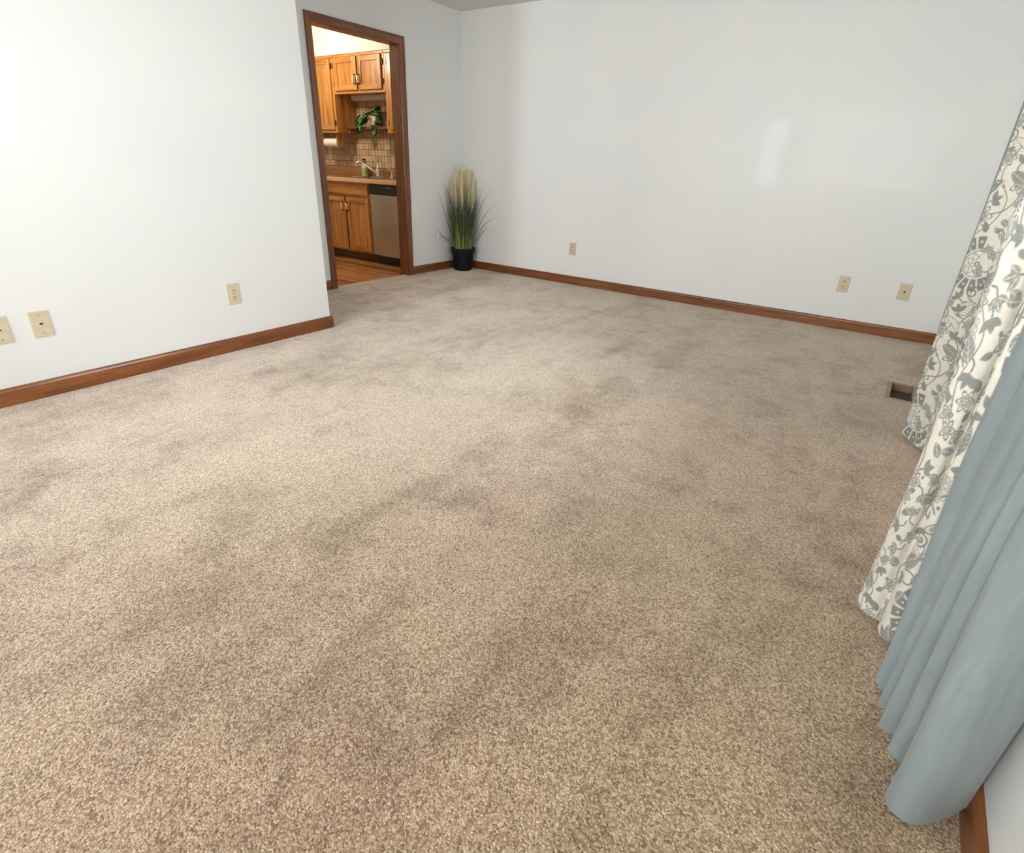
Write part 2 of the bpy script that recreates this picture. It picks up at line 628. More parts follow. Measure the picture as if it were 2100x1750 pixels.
# wall behind the camera
FX0, FX1, FZ0, FZ1 = 1.27, 1.83, 0.90, 2.10
GX0, GX1 = 2.15, 4.30  # wide front window, stretched right to throw more light on the carpet
struct('wall_front', holed('y', LX - 0.1, WX + 0.1, -0.2, H + .02, SY - 0.16, SY, [(FX0, FX1, FZ0, 2.08), (GX0, GX1, FZ0, 2.20)]), 'wall')

# baseboards: ranch profile with an eased top
prof = [(0, 0), (BT, 0), (BT, BH - 0.016), (BT - 0.003, BH - 0.006), (BT - 0.007, BH), (0, BH)]


def baseboard(name, pts, axis):
    """pts: wall-line points, room side on the left of travel; mitred"""
    bm = bm_new()
    P = [Vector((x, y, 0)) for x, y in pts]
    fr = []
    for i, p in enumerate(P):
        ns = []
        if i > 0:
            d = (P[i] - P[i - 1]).normalized()
            ns.append(Vector((-d.y, d.x, 0)))
        if i < len(P) - 1:
            d = (P[i + 1] - P[i]).normalized()
            ns.append(Vector((-d.y, d.x, 0)))
        n = sum(ns, Vector())
        if len(ns) == 2:
            n = n / (1 + ns[0].dot(ns[1]))
        fr.append((p, n, (0, 0, 1)))
    sweep(bm, prof, fr)
    return bm


G = 0.0008
bb = empty_struct('baseboard_back')
obj('board', baseboard('b', [(2.235, 0), (BT, 0)], 'x'), 'trim_x', bb)
obj('board', baseboard('b', [(WX, 0), (2.235 + G, 0)], 'x'), 'trim_x', bb)
CW, CT = 0.0634, 0.016
bb = empty_struct('baseboard_door')
obj('board', baseboard('b', [(0, 0), (0, DR + CW)], 'y'), 'trim_y', bb)
obj('board', baseboard('b', [(0, DL - CW), (0, LY)], 'y'), 'trim_y', bb)
bb = empty_struct('baseboard_left')
obj('board', baseboard('b', [(0, LY), (LX, LY), (LX, -3.336)], 'y'), 'trim_y', bb)
obj('board', baseboard('b', [(LX, -3.336 - G), (LX, SY)], 'y'), 'trim_y', bb)
struct('baseboard_right', baseboard('b', [(WX, SY), (WX, 0)], 'y'), 'trim_y')
struct('baseboard_front', baseboard('b', [(LX, SY), (WX, SY)], 'x'), 'trim_x')

# kitchen doorway: jambs and colonial casing
tr = empty_struct('trim_1')
obj('jamb', B(-T - 0.004, 0.003, DR, DR + JT, KZ, DT), 'trim_z', tr)
obj('jamb', B(-T - 0.004, 0.003, DL - JT, DL, KZ, DT), 'trim_z', tr)
obj('head_jamb', B(-T - 0.004, 0.003, DL - JT, DR + JT, DT, DT + JT), 'trim_y', tr)
cprof = [(0, 0), (CW, 0), (CW, 0.017), (CW - 0.008, 0.019), (CW - 0.016, 0.016), (CW - 0.022, 0.013), (0.012, 0.009), (0.004, 0.008), (0, 0.005)]


def casing(side, sgn=1, x0=0.0):
    X = Vector((sgn, 0, 0))
    if side == 'right':
        fr = [((x0, DR, 0.0 if sgn > 0 else KZ), (0, 1, 0), X), ((x0, DR, DT), (0, 1, 1), X)]
    elif side == 'left':
        fr = [((x0, DL, 0.0 if sgn > 0 else KZ), (0, -1, 0), X), ((x0, DL, DT), (0, -1, 1), X)]
    else:
        fr = [((x0, DL, DT), (0, -1, 1), X), ((x0, DR, DT), (0, 1, 1), X)]
    return sweep(bm_new(), cprof, fr)


for s, m in (('right', 'trim_z'), ('left', 'trim_z'), ('head', 'trim_y')):
    obj('casing', casing(s), m, tr)
    obj('casing', casing(s, -1, -T), m, tr)

# ------------------------------------------------------------------ kitchen shell
fl = struct('floor', B(KX - .1, -0.07, KF - .1, 0.1, -0.2, KZ - 0.012), 'grout')
pw = 0.083
nrow = int((KY - KF) / pw) + 1
cnt = 0
for r in range(nrow):
    y1 = KY - r * pw
    x = KX - random.random() * 0.9
    while x < -0.07:
        ln = 0.7 + random.random() * 0.7
        a, b = max(x, KX), min(x + ln, -0.071)
        if b - a > 0.03:
            obj('plank', B(a + .0008, b - .0008, y1 - pw + .0014, y1 - .0014, KZ - 0.014, KZ + random.uniform(-.0006, .0004), 0.0012), 'plank%d' % random.randrange(3), fl)
            cnt += 1
        x += ln
wk = struct('wall_kitchen_back', B(KX - .1, -T, KY, KY + 0.1, -0.2, H + .02), 'grout')
wk2 = struct('wall_kitchen_left', B(KX - .1, KX, KF - .1, KY + .05, -0.2, H + .02), 'kitchen_wall')
wk3 = struct('wall_kitchen_front', B(KX - .1, -T, KF - .1, KF, -0.2, H + .02), 'kitchen_wall')
struct('ceiling', B(KX - .1, -T - .002, KF - .1, KY + .1, H, H + .15), 'kitchen_wall')
UF = -0.26       # face frame of the wall cabinets
UT = 2.135
struct('trim_2', B(KX, -T, UF - 0.012, KY, UT + 0.002, H), 'kitchen_wall')   # soffit
struct('wall_kitchen_right', B(-T - 0.004, -T, DR + JT + CW, KY, 0, H), 'kitchen_wall')
# backsplash tiles
tw, th = 0.0555, 0.0655
tmesh = []
zbase = 1.001
tiles = []
for r in range(12):
    for c in range(46):
        x0 = -2.62 + c * tw
        z0 = zbase + r * th
        if x0 + tw > -T - 0.01:
            continue
        if z0 > 1.36 and not (-1.69 <= x0 and x0 + tw <= -0.845):
            continue
        if z0 + th > 1.757 + .04:
            continue
        tiles.append((x0, z0))
vis = [t_ for t_ in tiles if t_[0] < -0.55]
vis = sorted(vis, key=lambda t_: abs(t_[0] + 1.5))[:295]
vset = set(vis)
shared = []
for k in range(4):
    for j in range(2):
        bm = B(0.002, tw - 0.002, -0.007 - 0.001 * j, 0.003, 0.002, th - 0.002, 0.0018)
        me = bpy.data.meshes.new('tile')
        bm.to_mesh(me)
        bm.free()
        me.materials.append(MAT['tile%d' % k])
        shared.append(me)
rest = bm_new()
for (x0, z0) in tiles:
    if (x0, z0) in vset:
        o = bpy.data.objects.new('tile', random.choice(shared))
        COL.objects.link(o)
        o.parent = wk
        o.location = (x0, KY, z0)
    else:
        box(rest, x0 + .002, x0 + tw - .002, KY - .007, KY + .003, z0 + .002, z0 + th - .002)
o = obj('remaining_tiles', rest, 'tile1', wk)
o['kind'] = 'stuff'


# ------------------------------------------------------------------ cabinets
def door_parts(parent, x0, x1, yf, z0, z1, handle=None, hz=None):
    """frame-and-panel oak door, face at yf - 0.02"""
    st = 0.052
    y0 = yf - 0.02
    d = obj('door', B(x0 + .01, x1 - .01, yf - 0.009, yf - 0.001, z0 + .01, z1 - .01), 'oak_z', parent)
    for a in (x0, x1 - st):
        obj('stile', B(a, a + st, y0, yf, z0, z1, 0.004, 2), 'oak_z', d)
    for a in (z0, z1 - st):
        obj('rail', B(x0 + st, x1 - st, y0 + .0005, yf, a, a + st, 0.004, 2), 'oak_x', d)
    if handle is not None:
        hl = 0.09
        bm = bm_new()
        a, b = hz + hl / 2, hz - hl / 2
        pts = [(handle, y0 + .001, a), (handle, y0 - .002, a), (handle, y0 - .004, a)] + crv([(handle, y0 - .006, a), (handle, y0 - .02, a - .006), (handle, y0 - .028, hz + .026), (handle, y0 - .028, hz - .026), (handle, y0 - .02, b + .006), (handle, y0 - .006, b)], 20) + [(handle, y0 - .004, b), (handle, y0 - .002, b), (handle, y0 + .001, b)]
        tube(bm, pts, [.009, .009, .005] + [.004] * 21 + [.005, .009, .009], 8)
        h = obj('handle', bm, 'bronze', d, True)
        h['label'] = 'dark bronze pull'
        bm = lathe(bm_new(), [(0.0055, -.036), (0.010, -.031), (0.0115, 0), (0.010, .031), (0.0055, .036)], (handle, y0 - 0.028, hz), 12, 'z')
        g = obj('grip', bm, 'brass', d, True)
        g['label'] = 'pale barrel grip'
    return d


def wall_cabinet(label, x0, x1, z0, doors, rail_bottom=0.032):
    t = thing('wall_cabinet', label, 'cabinet', (x0, KY, z0), 'honey oak wall cabinets over the sink run')
    y = UF + 0.018
    yb = KY - .0085
    obj('side_panel', B(x0 + .001, x0 + 0.016, y, yb, z0, UT), 'oak_z', t)
    obj('side_panel', B(x1 - 0.016, x1 - .001, y, yb, z0, UT), 'oak_z', t)
    obj('bottom', B(x0 + .016, x1 - .016, y, yb, z0 + 0.012, z0 + 0.026), 'oak_x', t)
    obj('top', B(x0 + .016, x1 - .016, y, yb, UT - 0.016, UT), 'oak_x', t)
    for a in (x0 + .001, x1 - .036):
        obj('stile', B(a, a + .035, UF, y, z0, UT, .001), 'oak_z', t)
    obj('rail', B(x0 + .036, x1 - .036, UF, y, z0, z0 + rail_bottom, .001), 'oak_x', t)
    obj('rail', B(x0 + .036, x1 - .036, UF, y, UT - 0.03, UT, .001), 'oak_x', t)
    obj('top_moulding', B(x0 + .0005, x1 - .0005, UF - 0.01, UF, UT - 0.026, UT, 0.004, 2), 'oak_x', t)
    for d in doors:
        door_parts(t, d[0], d[1], UF - .001, d[2], d[3], d[4], d[5])
        for z in (d[2] + .07, d[3] - .07):
            obj('hinge', B(d[6] - .007, d[6] + .007, UF - 0.012, UF - .0005, z - .028, z + .028, .004, 2), 'bronze', t)
    return t


wall_cabinet('tall honey oak wall cabinet left of the sink, above the paper towels', -2.55, -1.692, 1.362,
             [(-2.52, -2.14, 1.394, 2.104, -2.17, 1.46, -2.53), (-2.10, -1.722, 1.394, 2.104, -2.07, 1.46, -1.708)])
wall_cabinet('short two-door honey oak wall cabinet centred over the sink', -1.690, -0.846, 1.756,
             [(-1.652, -1.275, 1.786, 2.106, -1.299, 1.886, -1.668), (-1.250, -0.886, 1.786, 2.106, -1.226, 1.886, -0.868)])
wall_cabinet('honey oak wall cabinet right of the sink, mostly hidden by the door jamb', -0.844, -0.14, 1.362,
             [(-0.786, -0.47, 1.394, 2.104, -0.50, 1.46, -0.80), (-0.46, -0.165, 1.394, 2.104, -0.43, 1.46, -0.152)])

# base cabinets: the sink base, and its neighbour behind the door casing
BF = -0.555


def base_cabinet(label, bx0, bx1, doors):
    t = thing('base_cabinet', label, 'cabinet', ((bx0 + bx1) / 2, -0.3, KZ))
    yb = KY - .0085
    obj('side_panel', B(bx0, bx0 + .016, BF + .018, yb, 0.085, 0.852), 'oak_z', t)
    obj('side_panel', B(bx1 - .016, bx1, BF + .018, yb, 0.085, 0.852), 'oak_z', t)
    obj('bottom', B(bx0 + .016, bx1 - .016, BF + .018, yb, 0.085, 0.10), 'oak_x', t)
    for a in (bx0, bx1 - .036):
        obj('stile', B(a, a + .036, BF, BF + .018, 0.085, 0.852, .001), 'oak_z', t)
    for a, b in ((0.085, 0.12), (0.69, 0.72), (0.82, 0.852)):
        obj('rail', B(bx0 + .036, bx1 - .036, BF, BF + .018, a, b, .001), 'oak_x', t)
    obj('drawer_front', B(doors[0][0], doors[1][1], BF - .021, BF - .001, 0.718, 0.824, .006, 2), 'oak_x', t)
    for d in doors:
        door_parts(t, d[0], d[1], BF - .001, 0.106, 0.688, d[2], 0.588)
    obj('toe_board', B(bx0, bx1, BF + .065, BF + .083, KZ, 0.0845), 'oak_dark', t)
    return t


base_cabinet('honey oak sink base cabinet with two doors and a false drawer front', -1.72, -0.868, [(-1.69, -1.300, -1.328), (-1.268, -0.893, -1.244)])
base_cabinet('honey oak base cabinet left of the sink base, hidden behind the door casing', -2.6, -1.722, [(-2.57, -2.17, -2.20), (-2.15, -1.752, -2.12)])

# dishwasher
t = thing('dishwasher', 'stainless steel dishwasher with black control panel right of the sink cabinet', 'dishwasher', (-0.56, -0.3, KZ))
dx0, dx1 = -0.862, -0.262
DF = -0.578
obj('tub', B(dx0 + .004, dx1 - .004, DF + .045, -0.02, 0.06, 0.846), 'black', t)
bm = bm_new()
nb = 24
ra, rb = [], []
for k in range(nb + 1):
    u = k / nb
    yy = DF + .012 - .022 * (1 - (2 * u - 1) ** 2) ** .5 if 0 < k < nb else DF + .012
    ra.append([bm.verts.new((dx0 + u * (dx1 - dx0), yy, z)) for z in (.092, .742)])
    rb.append([bm.verts.new((dx0 + u * (dx1 - dx0), DF + .044, z)) for z in (.092, .742)])
for k in range(nb):
    bm.faces.new((ra[k][0], ra[k + 1][0], ra[k + 1][1], ra[k][1]))
    bm.faces.new((rb[k][0], rb[k + 1][0], rb[k + 1][1], rb[k][1]))
    bm.faces.new((ra[k][0], ra[k + 1][0], rb[k + 1][0], rb[k][0]))
    bm.faces.new((ra[k][1], ra[k + 1][1], rb[k + 1][1], rb[k][1]))
for k in (0, nb):
    bm.faces.new((ra[k][0], ra[k][1], rb[k][1], rb[k][0]))
d = obj('door', bm, 'steel', t, True)
bm = B(dx0, dx1, DF - .002, DF + .044, 0.745, 0.848, .006, 2)
obj('control_panel', bm, 'panel_black', t)
bm = B(dx0 + .012, dx1 - .012, DF - .0035, DF + .01, 0.7465, 0.770, .004, 2)
obj('pocket_handle', bm, 'black', t)
bm = bm_new()      # a small pale wordmark too fine to read, and key legends
xs = -0.585
for w_ in (0.009, 0.006, 0.010, 0.005, 0.009, 0.007, 0.009, 0.006):
    box(bm, xs, xs + w_, DF - .0028, DF - .001, 0.812, 0.820)
    xs += w_ + 0.0022
m_ = obj('wordmark', bm, 'grey_print', t)
m_['label'] = 'pale wordmark, too small to read'
m_['kind'] = 'stuff'
for k in range(6):
    obj('key_legend', B(-0.47 + k * .032, -0.455 + k * .032, DF - .0028, DF - .001, 0.813, 0.817), 'vent', t)
obj('toe_panel', B(dx0 + .01, dx1 - .006, BF + .055, BF + .075, KZ, 0.09), 'black', t)
# end panel beside the door wall
obj('filler', B(dx1 + .002, -T - .006, BF, BF + .02, KZ, 0.852), 'oak_z', t)

# worktop with upstand, holed for the sink (four slabs joined round the bowl)
SX0, SX1, SYa, SYb = -1.66, -0.92, -0.50, -0.135
t = thing('worktop', 'brown laminate kitchen worktop with a low upstand', 'worktop', (-1.3, -0.3, 0.853))
CB, CTZ = 0.853, 0.893
obj('slab', holed('z', -2.6, -T - .006, -0.588, KY - .0085, CB, CTZ, [(SX0, SX1, SYa, SYb)]), 'laminate', t)
e_ = obj('front_edge', B(-2.6, -T - .006, -0.603, -0.588, CB - .002, CTZ + .0005, .005, 3), 'laminate_edge', t, True)
obj('upstand', B(-2.6, -T - .006, KY - .028, KY - .0085, CTZ + .0002, 0.998, .004, 2), 'laminate', t)

# sink
t = thing('sink', 'stainless double-bowl drop-in sink in the worktop', 'sink', (-1.29, -0.32, CTZ))
rz = CTZ + .0005
RX0, RX1, RY0, RY1 = SX0 - .02, SX1 + .02, SYa - .02, SYb + .085
bowls = ((SX0 + .012, -1.303), (-1.277, SX1 - .012))
y0, y1, zb = SYa + .012, SYb - .012, CTZ - .17
obj('rim', holed('z', RX0, RX1, RY0, RY1, rz, rz + .005, [(a, b, y0, y1) for a, b in bowls]), 'steel', t)
for a, b in bowls:
    bm = bm_new()
    q_ = .025
    top = [bm.verts.new(p) for p in ((a, y0, rz + .002), (b, y0, rz + .002), (b, y1, rz + .002), (a, y1, rz + .002))]
    bot = [bm.verts.new(p) for p in ((a + q_, y0 + q_, zb), (b - q_, y0 + q_, zb), (b - q_, y1 - q_, zb), (a + q_, y1 - q_, zb))]
    for k in range(4):
        bm.faces.new((top[k], top[(k + 1) % 4], bot[(k + 1) % 4], bot[k]))
    bm.faces.new(bot)
    bw = obj('bowl', bm, 'steel', t)
    obj('drain', lathe(bm_new(), [(0.04, .0003), (0.036, 0.003), (0.02, 0.002)], ((a + b) / 2, (y0 + y1) / 2, zb), 16), 'chrome', bw)

# faucet
fz = rz + .005
FXc, FYc = -1.235, -0.085
t = thing('faucet', 'chrome single-lever kitchen faucet with a long arched spout', 'faucet', (FXc, FYc, fz))
obj('base_plate', B(FXc - .105, FXc + .105, FYc - .027, FYc + .027, fz, fz + .012, .008, 3), 'chrome', t, True)
bm = lathe(bm_new(), [(0.026, .012), (0.024, .03), (0.021, .06), (0.022, .085), (0.016, .1), (0.004, .104)], (FXc, FYc, fz), 20)
obj('body', bm, 'chrome', t, True)
bm = bm_new()
pts = crv([(FXc - .01, FYc - .012, fz + .055), (FXc - .05, FYc - .06, fz + .095), (FXc - .10, FYc - .125, fz + .15), (FXc - .125, FYc - .165, fz + .165), (FXc - .14, FYc - .185, fz + .155), (FXc - .146, FYc - .192, fz + .135)], 20)
tube(bm, pts, [0.014 - .004 * k / 20 for k in range(15)] + [.011, .012, .0135, .0135, .013, .0125], 12)
obj('spout', bm, 'chrome', t, True)
bm = tube(bm_new(), crv([(FXc, FYc, fz + .10), (FXc - .012, FYc + .006, fz + .125), (FXc - .04, FYc + .012, fz + .175), (FXc - .055, FYc + .014, fz + .20)], 10), [.012, .011, .010, .009, .008, .0075, .007, .0065, .006, .0055, .004], 10)
obj('lever', bm, 'chrome', t, True)

t = thing('sprayer', 'small chrome hand sprayer right of the kitchen faucet', 'faucet', (-1.0, -0.085, fz))
obj('escutcheon', lathe(bm_new(), [(0.024, 0), (0.023, .008), (.014, .014)], (-1.0, -0.085, fz), 16), 'chrome', t, True)
obj('neck', tube(bm_new(), crv([(-1.0, -.085, fz + .012), (-.998, -.084, fz + .05), (-1.0, -.085, fz + .085), (-1.012, -.098, fz + .105), (-1.032, -.115, fz + .11)], 12), [.011, .010, .009, .009, .009, .0095, .010, .0105, .011, .012, .013, .013, .012], 10), 'chrome', t, True)

# soap bottle
sx, sy = -1.50, -0.005
sx, sy = -1.49, -0.062
t = thing('soap_bottle', 'cream and green pump soap bottle on the sink deck', 'bottle', (sx, sy, fz))
obj('bottle', lathe(bm_new(), [(.036, 0), (.041, .006), (.041, .105), (.038, .12), (.02, .133), (.014, .136), (.014, .146)], (sx, sy, fz), 24), 'soap', t, True)
obj('label', lathe(bm_new(), [(.0416, .02), (.0416, .095)], (sx, sy, fz), 24, cap=False), 'soap_label', t, True)
bm = lathe(bm_new(), [(.016, .146), (.016, .158), (.006, .16), (.006, .182)], (sx, sy, fz), 14)
pm = obj('pump', bm, 'bronze', t, True)
obj('nozzle', tube(bm_new(), [(sx + .012, sy, fz + .186), (sx, sy, fz + .188), (sx - .035, sy - .01, fz + .184)], [.009, .009, .005], 8), 'bronze', pm, True)

# shelf between the cabinets
t = thing('shelf', 'narrow oak shelf between the wall cabinets, with a trailing plant on it', 'shelf', (-1.27, -.05, 1.41))
obj('board', B(-1.6885, -0.8445, -.118, KY - .009, 1.411, 1.437, .003), 'trim_x', t)
obj('shadow_cleat', B(-1.6885, -1.672, -.10, KY - .009, 1.375, 1.4108, .002), 'oak_x', t)  # added block where only the shelf's shadow falls on the cabinet side
obj('shadow_cleat', B(-0.861, -0.8455, -.10, KY - .009, 1.375, 1.4108, .002), 'oak_x', t)  # matching added block at the other end

# under-cabinet light
t = thing('under_cabinet_light', 'white strip light under the short wall cabinet', 'lamp', (-1.27, -.02, 1.70))
obj('housing', B(-1.676, -.86, -.035, KY - .009, 1.716, 1.7675, .006, 2), 'white', t)
obj('lens', B(-1.66, -.876, -.028, KY - .014, 1.709, 1.7158, .003), 'ceramic', t)

# paper towels under the left cabinet
t = thing('towel_holder', 'oak paper towel holder under the left wall cabinet', 'holder', (-1.9, -.14, 1.36))
RY, RZ = -.16, 1.262
for xx in (-2.06, -1.795):
    bm = bm_new()
    prof2 = [(-.05, 1.3615), (.05, 1.3615)] + [(.05 * math.cos(a), RZ + .0 - .05 * math.sin(a)) for a in np.linspace(0, PI, 13)]
    ra = [bm.verts.new((xx, RY + a, b)) for a, b in prof2]
    rb = [bm.verts.new((xx + .018, RY + a, b)) for a, b in prof2]
    n = len(prof2)
    for i in range(n):
        bm.faces.new((ra[i], ra[(i + 1) % n], rb[(i + 1) % n], rb[i]))
    bm.faces.new(ra)
    bm.faces.new(list(reversed(rb)))
    obj('bracket', bm, 'oak_z', t)
obj('rod', lathe(bm_new(), [(.008, -2.0425), (.008, -1.795)], (0, RY, RZ), 10, 'x'), 'oak_x', t, True)
bm = bm_new()
n = 28
prof2 = [(.019, -2.040), (.052, -2.040), (.052, -1.798), (.019, -1.798), (.019, -2.040)]
lathe(bm, prof2, (0, RY, RZ), n, 'x', cap=False)
tag(obj('paper_towel_roll', bm, 'paper', None, True), 'white paper towel roll on the oak holder', 'paper towels')

# outlet on backsplash


def duplex(label, loc, face, mats=('ivory', 'ivory3')):
    """wall socket; face 'x' looks to +x, '-y' looks to -y. loc on wall surface"""
    t = thing('power_outlet', label, 'outlet', loc, 'ivory duplex outlets on the walls')
    R = (lambda u, w, d: (loc[0] + d, loc[1] + u, loc[2] + w)) if face == 'x' else (lambda u, w, d: (loc[0] + u, loc[1] - d, loc[2] + w))

    def bx(u0, u1, w0, w1, d0, d1, bev=0):
        a, b = R(u0, w0, d0), R(u1, w1, d1)
        return B(min(a[0], b[0]), max(a[0], b[0]), min(a[1], b[1]), max(a[1], b[1]), min(a[2], b[2]), max(a[2], b[2]), bev, 2)
    obj('plate', bx(-.0385, .0385, -.061, .061, 0, .006, .003), mats[0], t)
    for s in (-1, 1):
        zc = s * .0205
        f = obj('receptacle', bx(-.0175, .0175, zc - .0145, zc + .0145, .0035, .0082, .002), mats[1], t)
        for u, hh in ((-.0068, .0052), (.0068, .0042)):
            obj('slot', bx(u - .0016, u + .0016, zc + .003 - hh, zc + .003 + hh, .0072, .0086), 'slot', f)
        obj('slot', bx(-.0026, .0026, zc - .0115, zc - .0062, .0072, .0086), 'slot', f)
    c = R(0, 0, .006)
    bm = lathe(bm_new(), [(.0042, -.0015), (.0042, .001), (.003, .002)], c if face == 'x' else c, 10, 'x' if face == 'x' else 'y')
    obj('screw', bm, 'screw', t)
    return t


def jack_plate(label, loc, face, kind, mat='ivory', jr=.0055):
    t = thing('wall_plate', label, 'wall plate', loc)
    R = (lambda u, w, d: (loc[0] + d, loc[1] + u, loc[2] + w)) if face == 'x' else (lambda u, w, d: (loc[0] + u, loc[1] - d, loc[2] + w))

    def bx(u0, u1, w0, w1, d0, d1, bev=0):
        a, b = R(u0, w0, d0), R(u1, w1, d1)
        return B(min(a[0], b[0]), max(a[0], b[0]), min(a[1], b[1]), max(a[1], b[1]), min(a[2], b[2]), max(a[2], b[2]), bev, 2)
    obj('plate', bx(-.0395, .0395, -.061, .061, 0, .006, .003), mat, t)
    ax = 'x' if face == 'x' else 'y'
    for w in (-.042, .042):
        obj('screw', lathe(bm_new(), [(.0036, -.002), (.0036, .002)], R(0, w, .006), 10, ax), 'screw', t)
    if kind == 'phone':
        j = obj('jack', bx(-.009, .009, -.009, .009, .004, .0075, .001), mat, t)
        bm = bx(-.0065, .0065, -.002, .0055, .0066, .0080)
        obj('socket', bm, 'slot', j)
    else:
        bm = bm_new()
        s = 1 if face == 'x' else -1
        pr = [(.0062, 0.0), (.0062, .003), (.0046, .0035), (.0046, .010)]
        lathe(bm, [(r, s * h) for r, h in pr], R(0, 0, .006), 12, ax)
        obj('connector', bm, 'slot', t)
    return t


duplex('cream outlet on the kitchen backsplash under the paper towels', (-2.23, KY - .008, 1.158), '-y')
duplex('ivory duplex outlet on the near left wall, above its baseboard', (LX, -3.343, 0.342), 'x')
duplex('ivory duplex outlet on the back wall, nearest the potted grass', (1.470, 0, 0.350), '-y')
duplex('ivory duplex outlet on the back wall, left of the coax plate', (3.920, 0, 0.350), '-y')
jack_plate('ivory cable plate with a centre connector on the back wall, nearest the curtains', (4.327, 0, 0.349), '-y', 'coax')
jack_plate('ivory phone jack plate on the left wall, right of its pair', (LX, -4.290, 0.347), 'x', 'phone', 'ivory')
jack_plate('almond phone jack plate cut by the left edge of the photo', (LX, -4.445, 0.347), 'x', 'phone', 'ivory2')

# kitchen ceiling lamp (above the door head, out of view)
t = thing('ceiling_lamp', 'round flush ceiling lamp in the middle of the kitchen', 'lamp', (-1.6, -1.2, H))
obj('pan', lathe(bm_new(), [(.17, 0), (.17, -.02), (.16, -.025)], (-1.6, -1.2, H), 28), 'white', t, True)
obj('diffuser', lathe(bm_new(), [(.155, -.0255), (.15, -.05), (.12, -.08), (.07, -.098), (.01, -.104)], (-1.6, -1.2, H), 28), 'diffuser', t, True)
lk = bpy.data.lights.new('kitchen_lamp_light', 'POINT')
lk.energy = 44
lk.shadow_soft_size = 0.12
lk.color = (1.0, 0.89, 0.70)
lo = bpy.data.objects.new('kitchen_lamp_light', lk)
COL.objects.link(lo)
lo.location = (-1.6, -1.2, H - 0.25)

# ------------------------------------------------------------------ trailing plant on the shelf
px, py, pz = -1.262, -.05, 1.4375
t = thing('trailing_plant', 'trailing green pothos in a white pot on the kitchen shelf', 'plant', (px, py, pz))
obj('pot', lathe(bm_new(), [(.036, 0), (.04, .004), (.052, .09), (.056, .092), (.056, .104), (.05, .104), (.047, .09)], (px, py, pz), 24), 'ceramic', t, True)
obj('soil', lathe(bm_new(), [(.047, .085), (.047, .092)], (px, py, pz), 18), 'soil', t)


def leaf_mesh():
    bm = bm_new()
    L_, Wd = 0.062, 0.024
    rows = []
    for i in range(7):
        u = i / 6
        w = Wd * (math.sin(PI * min(1, u * .92 + .06)) ** 0.7) * (1 - .25 * u)
        z = -0.016 * u * u
        rows.append([bm.verts.new((u * L_, s * w, z + (.006 * abs(s)))) for s in (-1, 0, 1)])
    for a, b in zip(rows, rows[1:]):
        for k in range(2):
            bm.faces.new((a[k], a[k + 1], b[k + 1], b[k]))
    me = bpy.data.meshes.new('leaf')
    bmesh.ops.solidify(bm, geom=bm.faces[:], thickness=0.0008)
    bm.to_mesh(me)
    bm.free()
    for p in me.polygons:
        p.use_smooth = True
    me.materials.append(MAT['pothos'])
    return me


lm = leaf_mesh()
stems = bm_new()
spots = []
U_ = random.uniform
for k in range(48):      # mass of leaves left of the pot, drooping to the shelf edge
    u = random.random()
    spots.append((-.04 - .14 * u + U_(-.02, .02), -.055 + U_(-.04, .02), .115 - .06 * u + U_(-.035, .045), U_(3.4, 5.2), U_(.1, .9)))
for k in range(12):      # left vine hanging over the edge
    spots.append((-.165 + U_(-.03, .03), -.085 + U_(-.03, -.005), .06 - .0085 * k + U_(-.01, .01), U_(3.8, 5.4), U_(.5, 1.2)))
for k in range(44):      # bushy crown
    a = U_(0, 2 * PI)
    r = U_(.01, .085)
    spots.append((r * math.cos(a) + .02, min(.045, r * math.sin(a)), .115 + U_(0, .085), a if math.sin(a) < .3 else a + PI, U_(-.4, .5)))
for k in range(7):       # right side
    spots.append((.085 + U_(-.015, .03), -.03 + U_(-.03, .02), .11 - .013 * k, U_(4.0, 5.9), U_(.2, .9)))
for k in range(8):       # short vine over the shelf edge, right of the pot
    spots.append((.05 + .008 * k + U_(-.025, .025), -.092, .015 - .012 * k, U_(3.8, 5.4), U_(.6, 1.2)))
for (dx, dy, dz, rz_, pt) in spots:
    o = bpy.data.objects.new('leaf', lm)
    COL.objects.link(o)
    o.parent = t
    y = dy
    o.location = (dx, min(y, .05), dz)
    o.rotation_euler = (random.uniform(-.5, .5), pt, rz_)
    s = random.uniform(.75, 1.15)
    o.scale = (s, s, s)
for end in ((-.17, -.085, .0), (-.12, -.06, .06), (-.18, -.09, -.05)):
    tube(stems, crv([(px, py, pz + .095), (px + end[0] * .4, py + end[1] * .5, pz + .14), (px + end[0] * .85, py + end[1], pz + .08), (px + end[0], py + end[1] - .01, pz + end[2])], 14), .002, 5)
tube(stems, crv([(px, py, pz + .095), (px + .06, py - .04, pz + .12), (px + .075, py - .085, pz + .03), (px + .07, py - .092, pz - .09)], 14), .002, 5)
obj('stems', stems, 'stem', t)['kind'] = 'stuff'

# ------------------------------------------------------------------ potted grass in the corner
gx, gy = 0.172, -0.178
t = thing('potted_grass', 'tall artificial pampas grass in a black pot in the room corner', 'plant', (gx, gy, 0))
bm = lathe(bm_new(), [(.094, 0), (.098, .004), (.124, .188), (.134, .19), (.138, .236), (.134, .24), (.126, .238), (.122, .20)], (gx, gy, 0.0), 36)
obj('pot', bm, 'pot_black', t, True)
obj('soil', lathe(bm_new(), [(.12, .19), (.123, .2)], (gx, gy, 0), 28), 'soil', t)


def clampw(p, m=0.006):
    return (max(p[0], m), min(p[1], -m), p[2])


verts, faces, tip, tone = [], [], [], []
VR = Vector((0.768, 0.64, 0))           # across the view
VD = Vector((-0.64, 0.768, 0))          # away from the camera


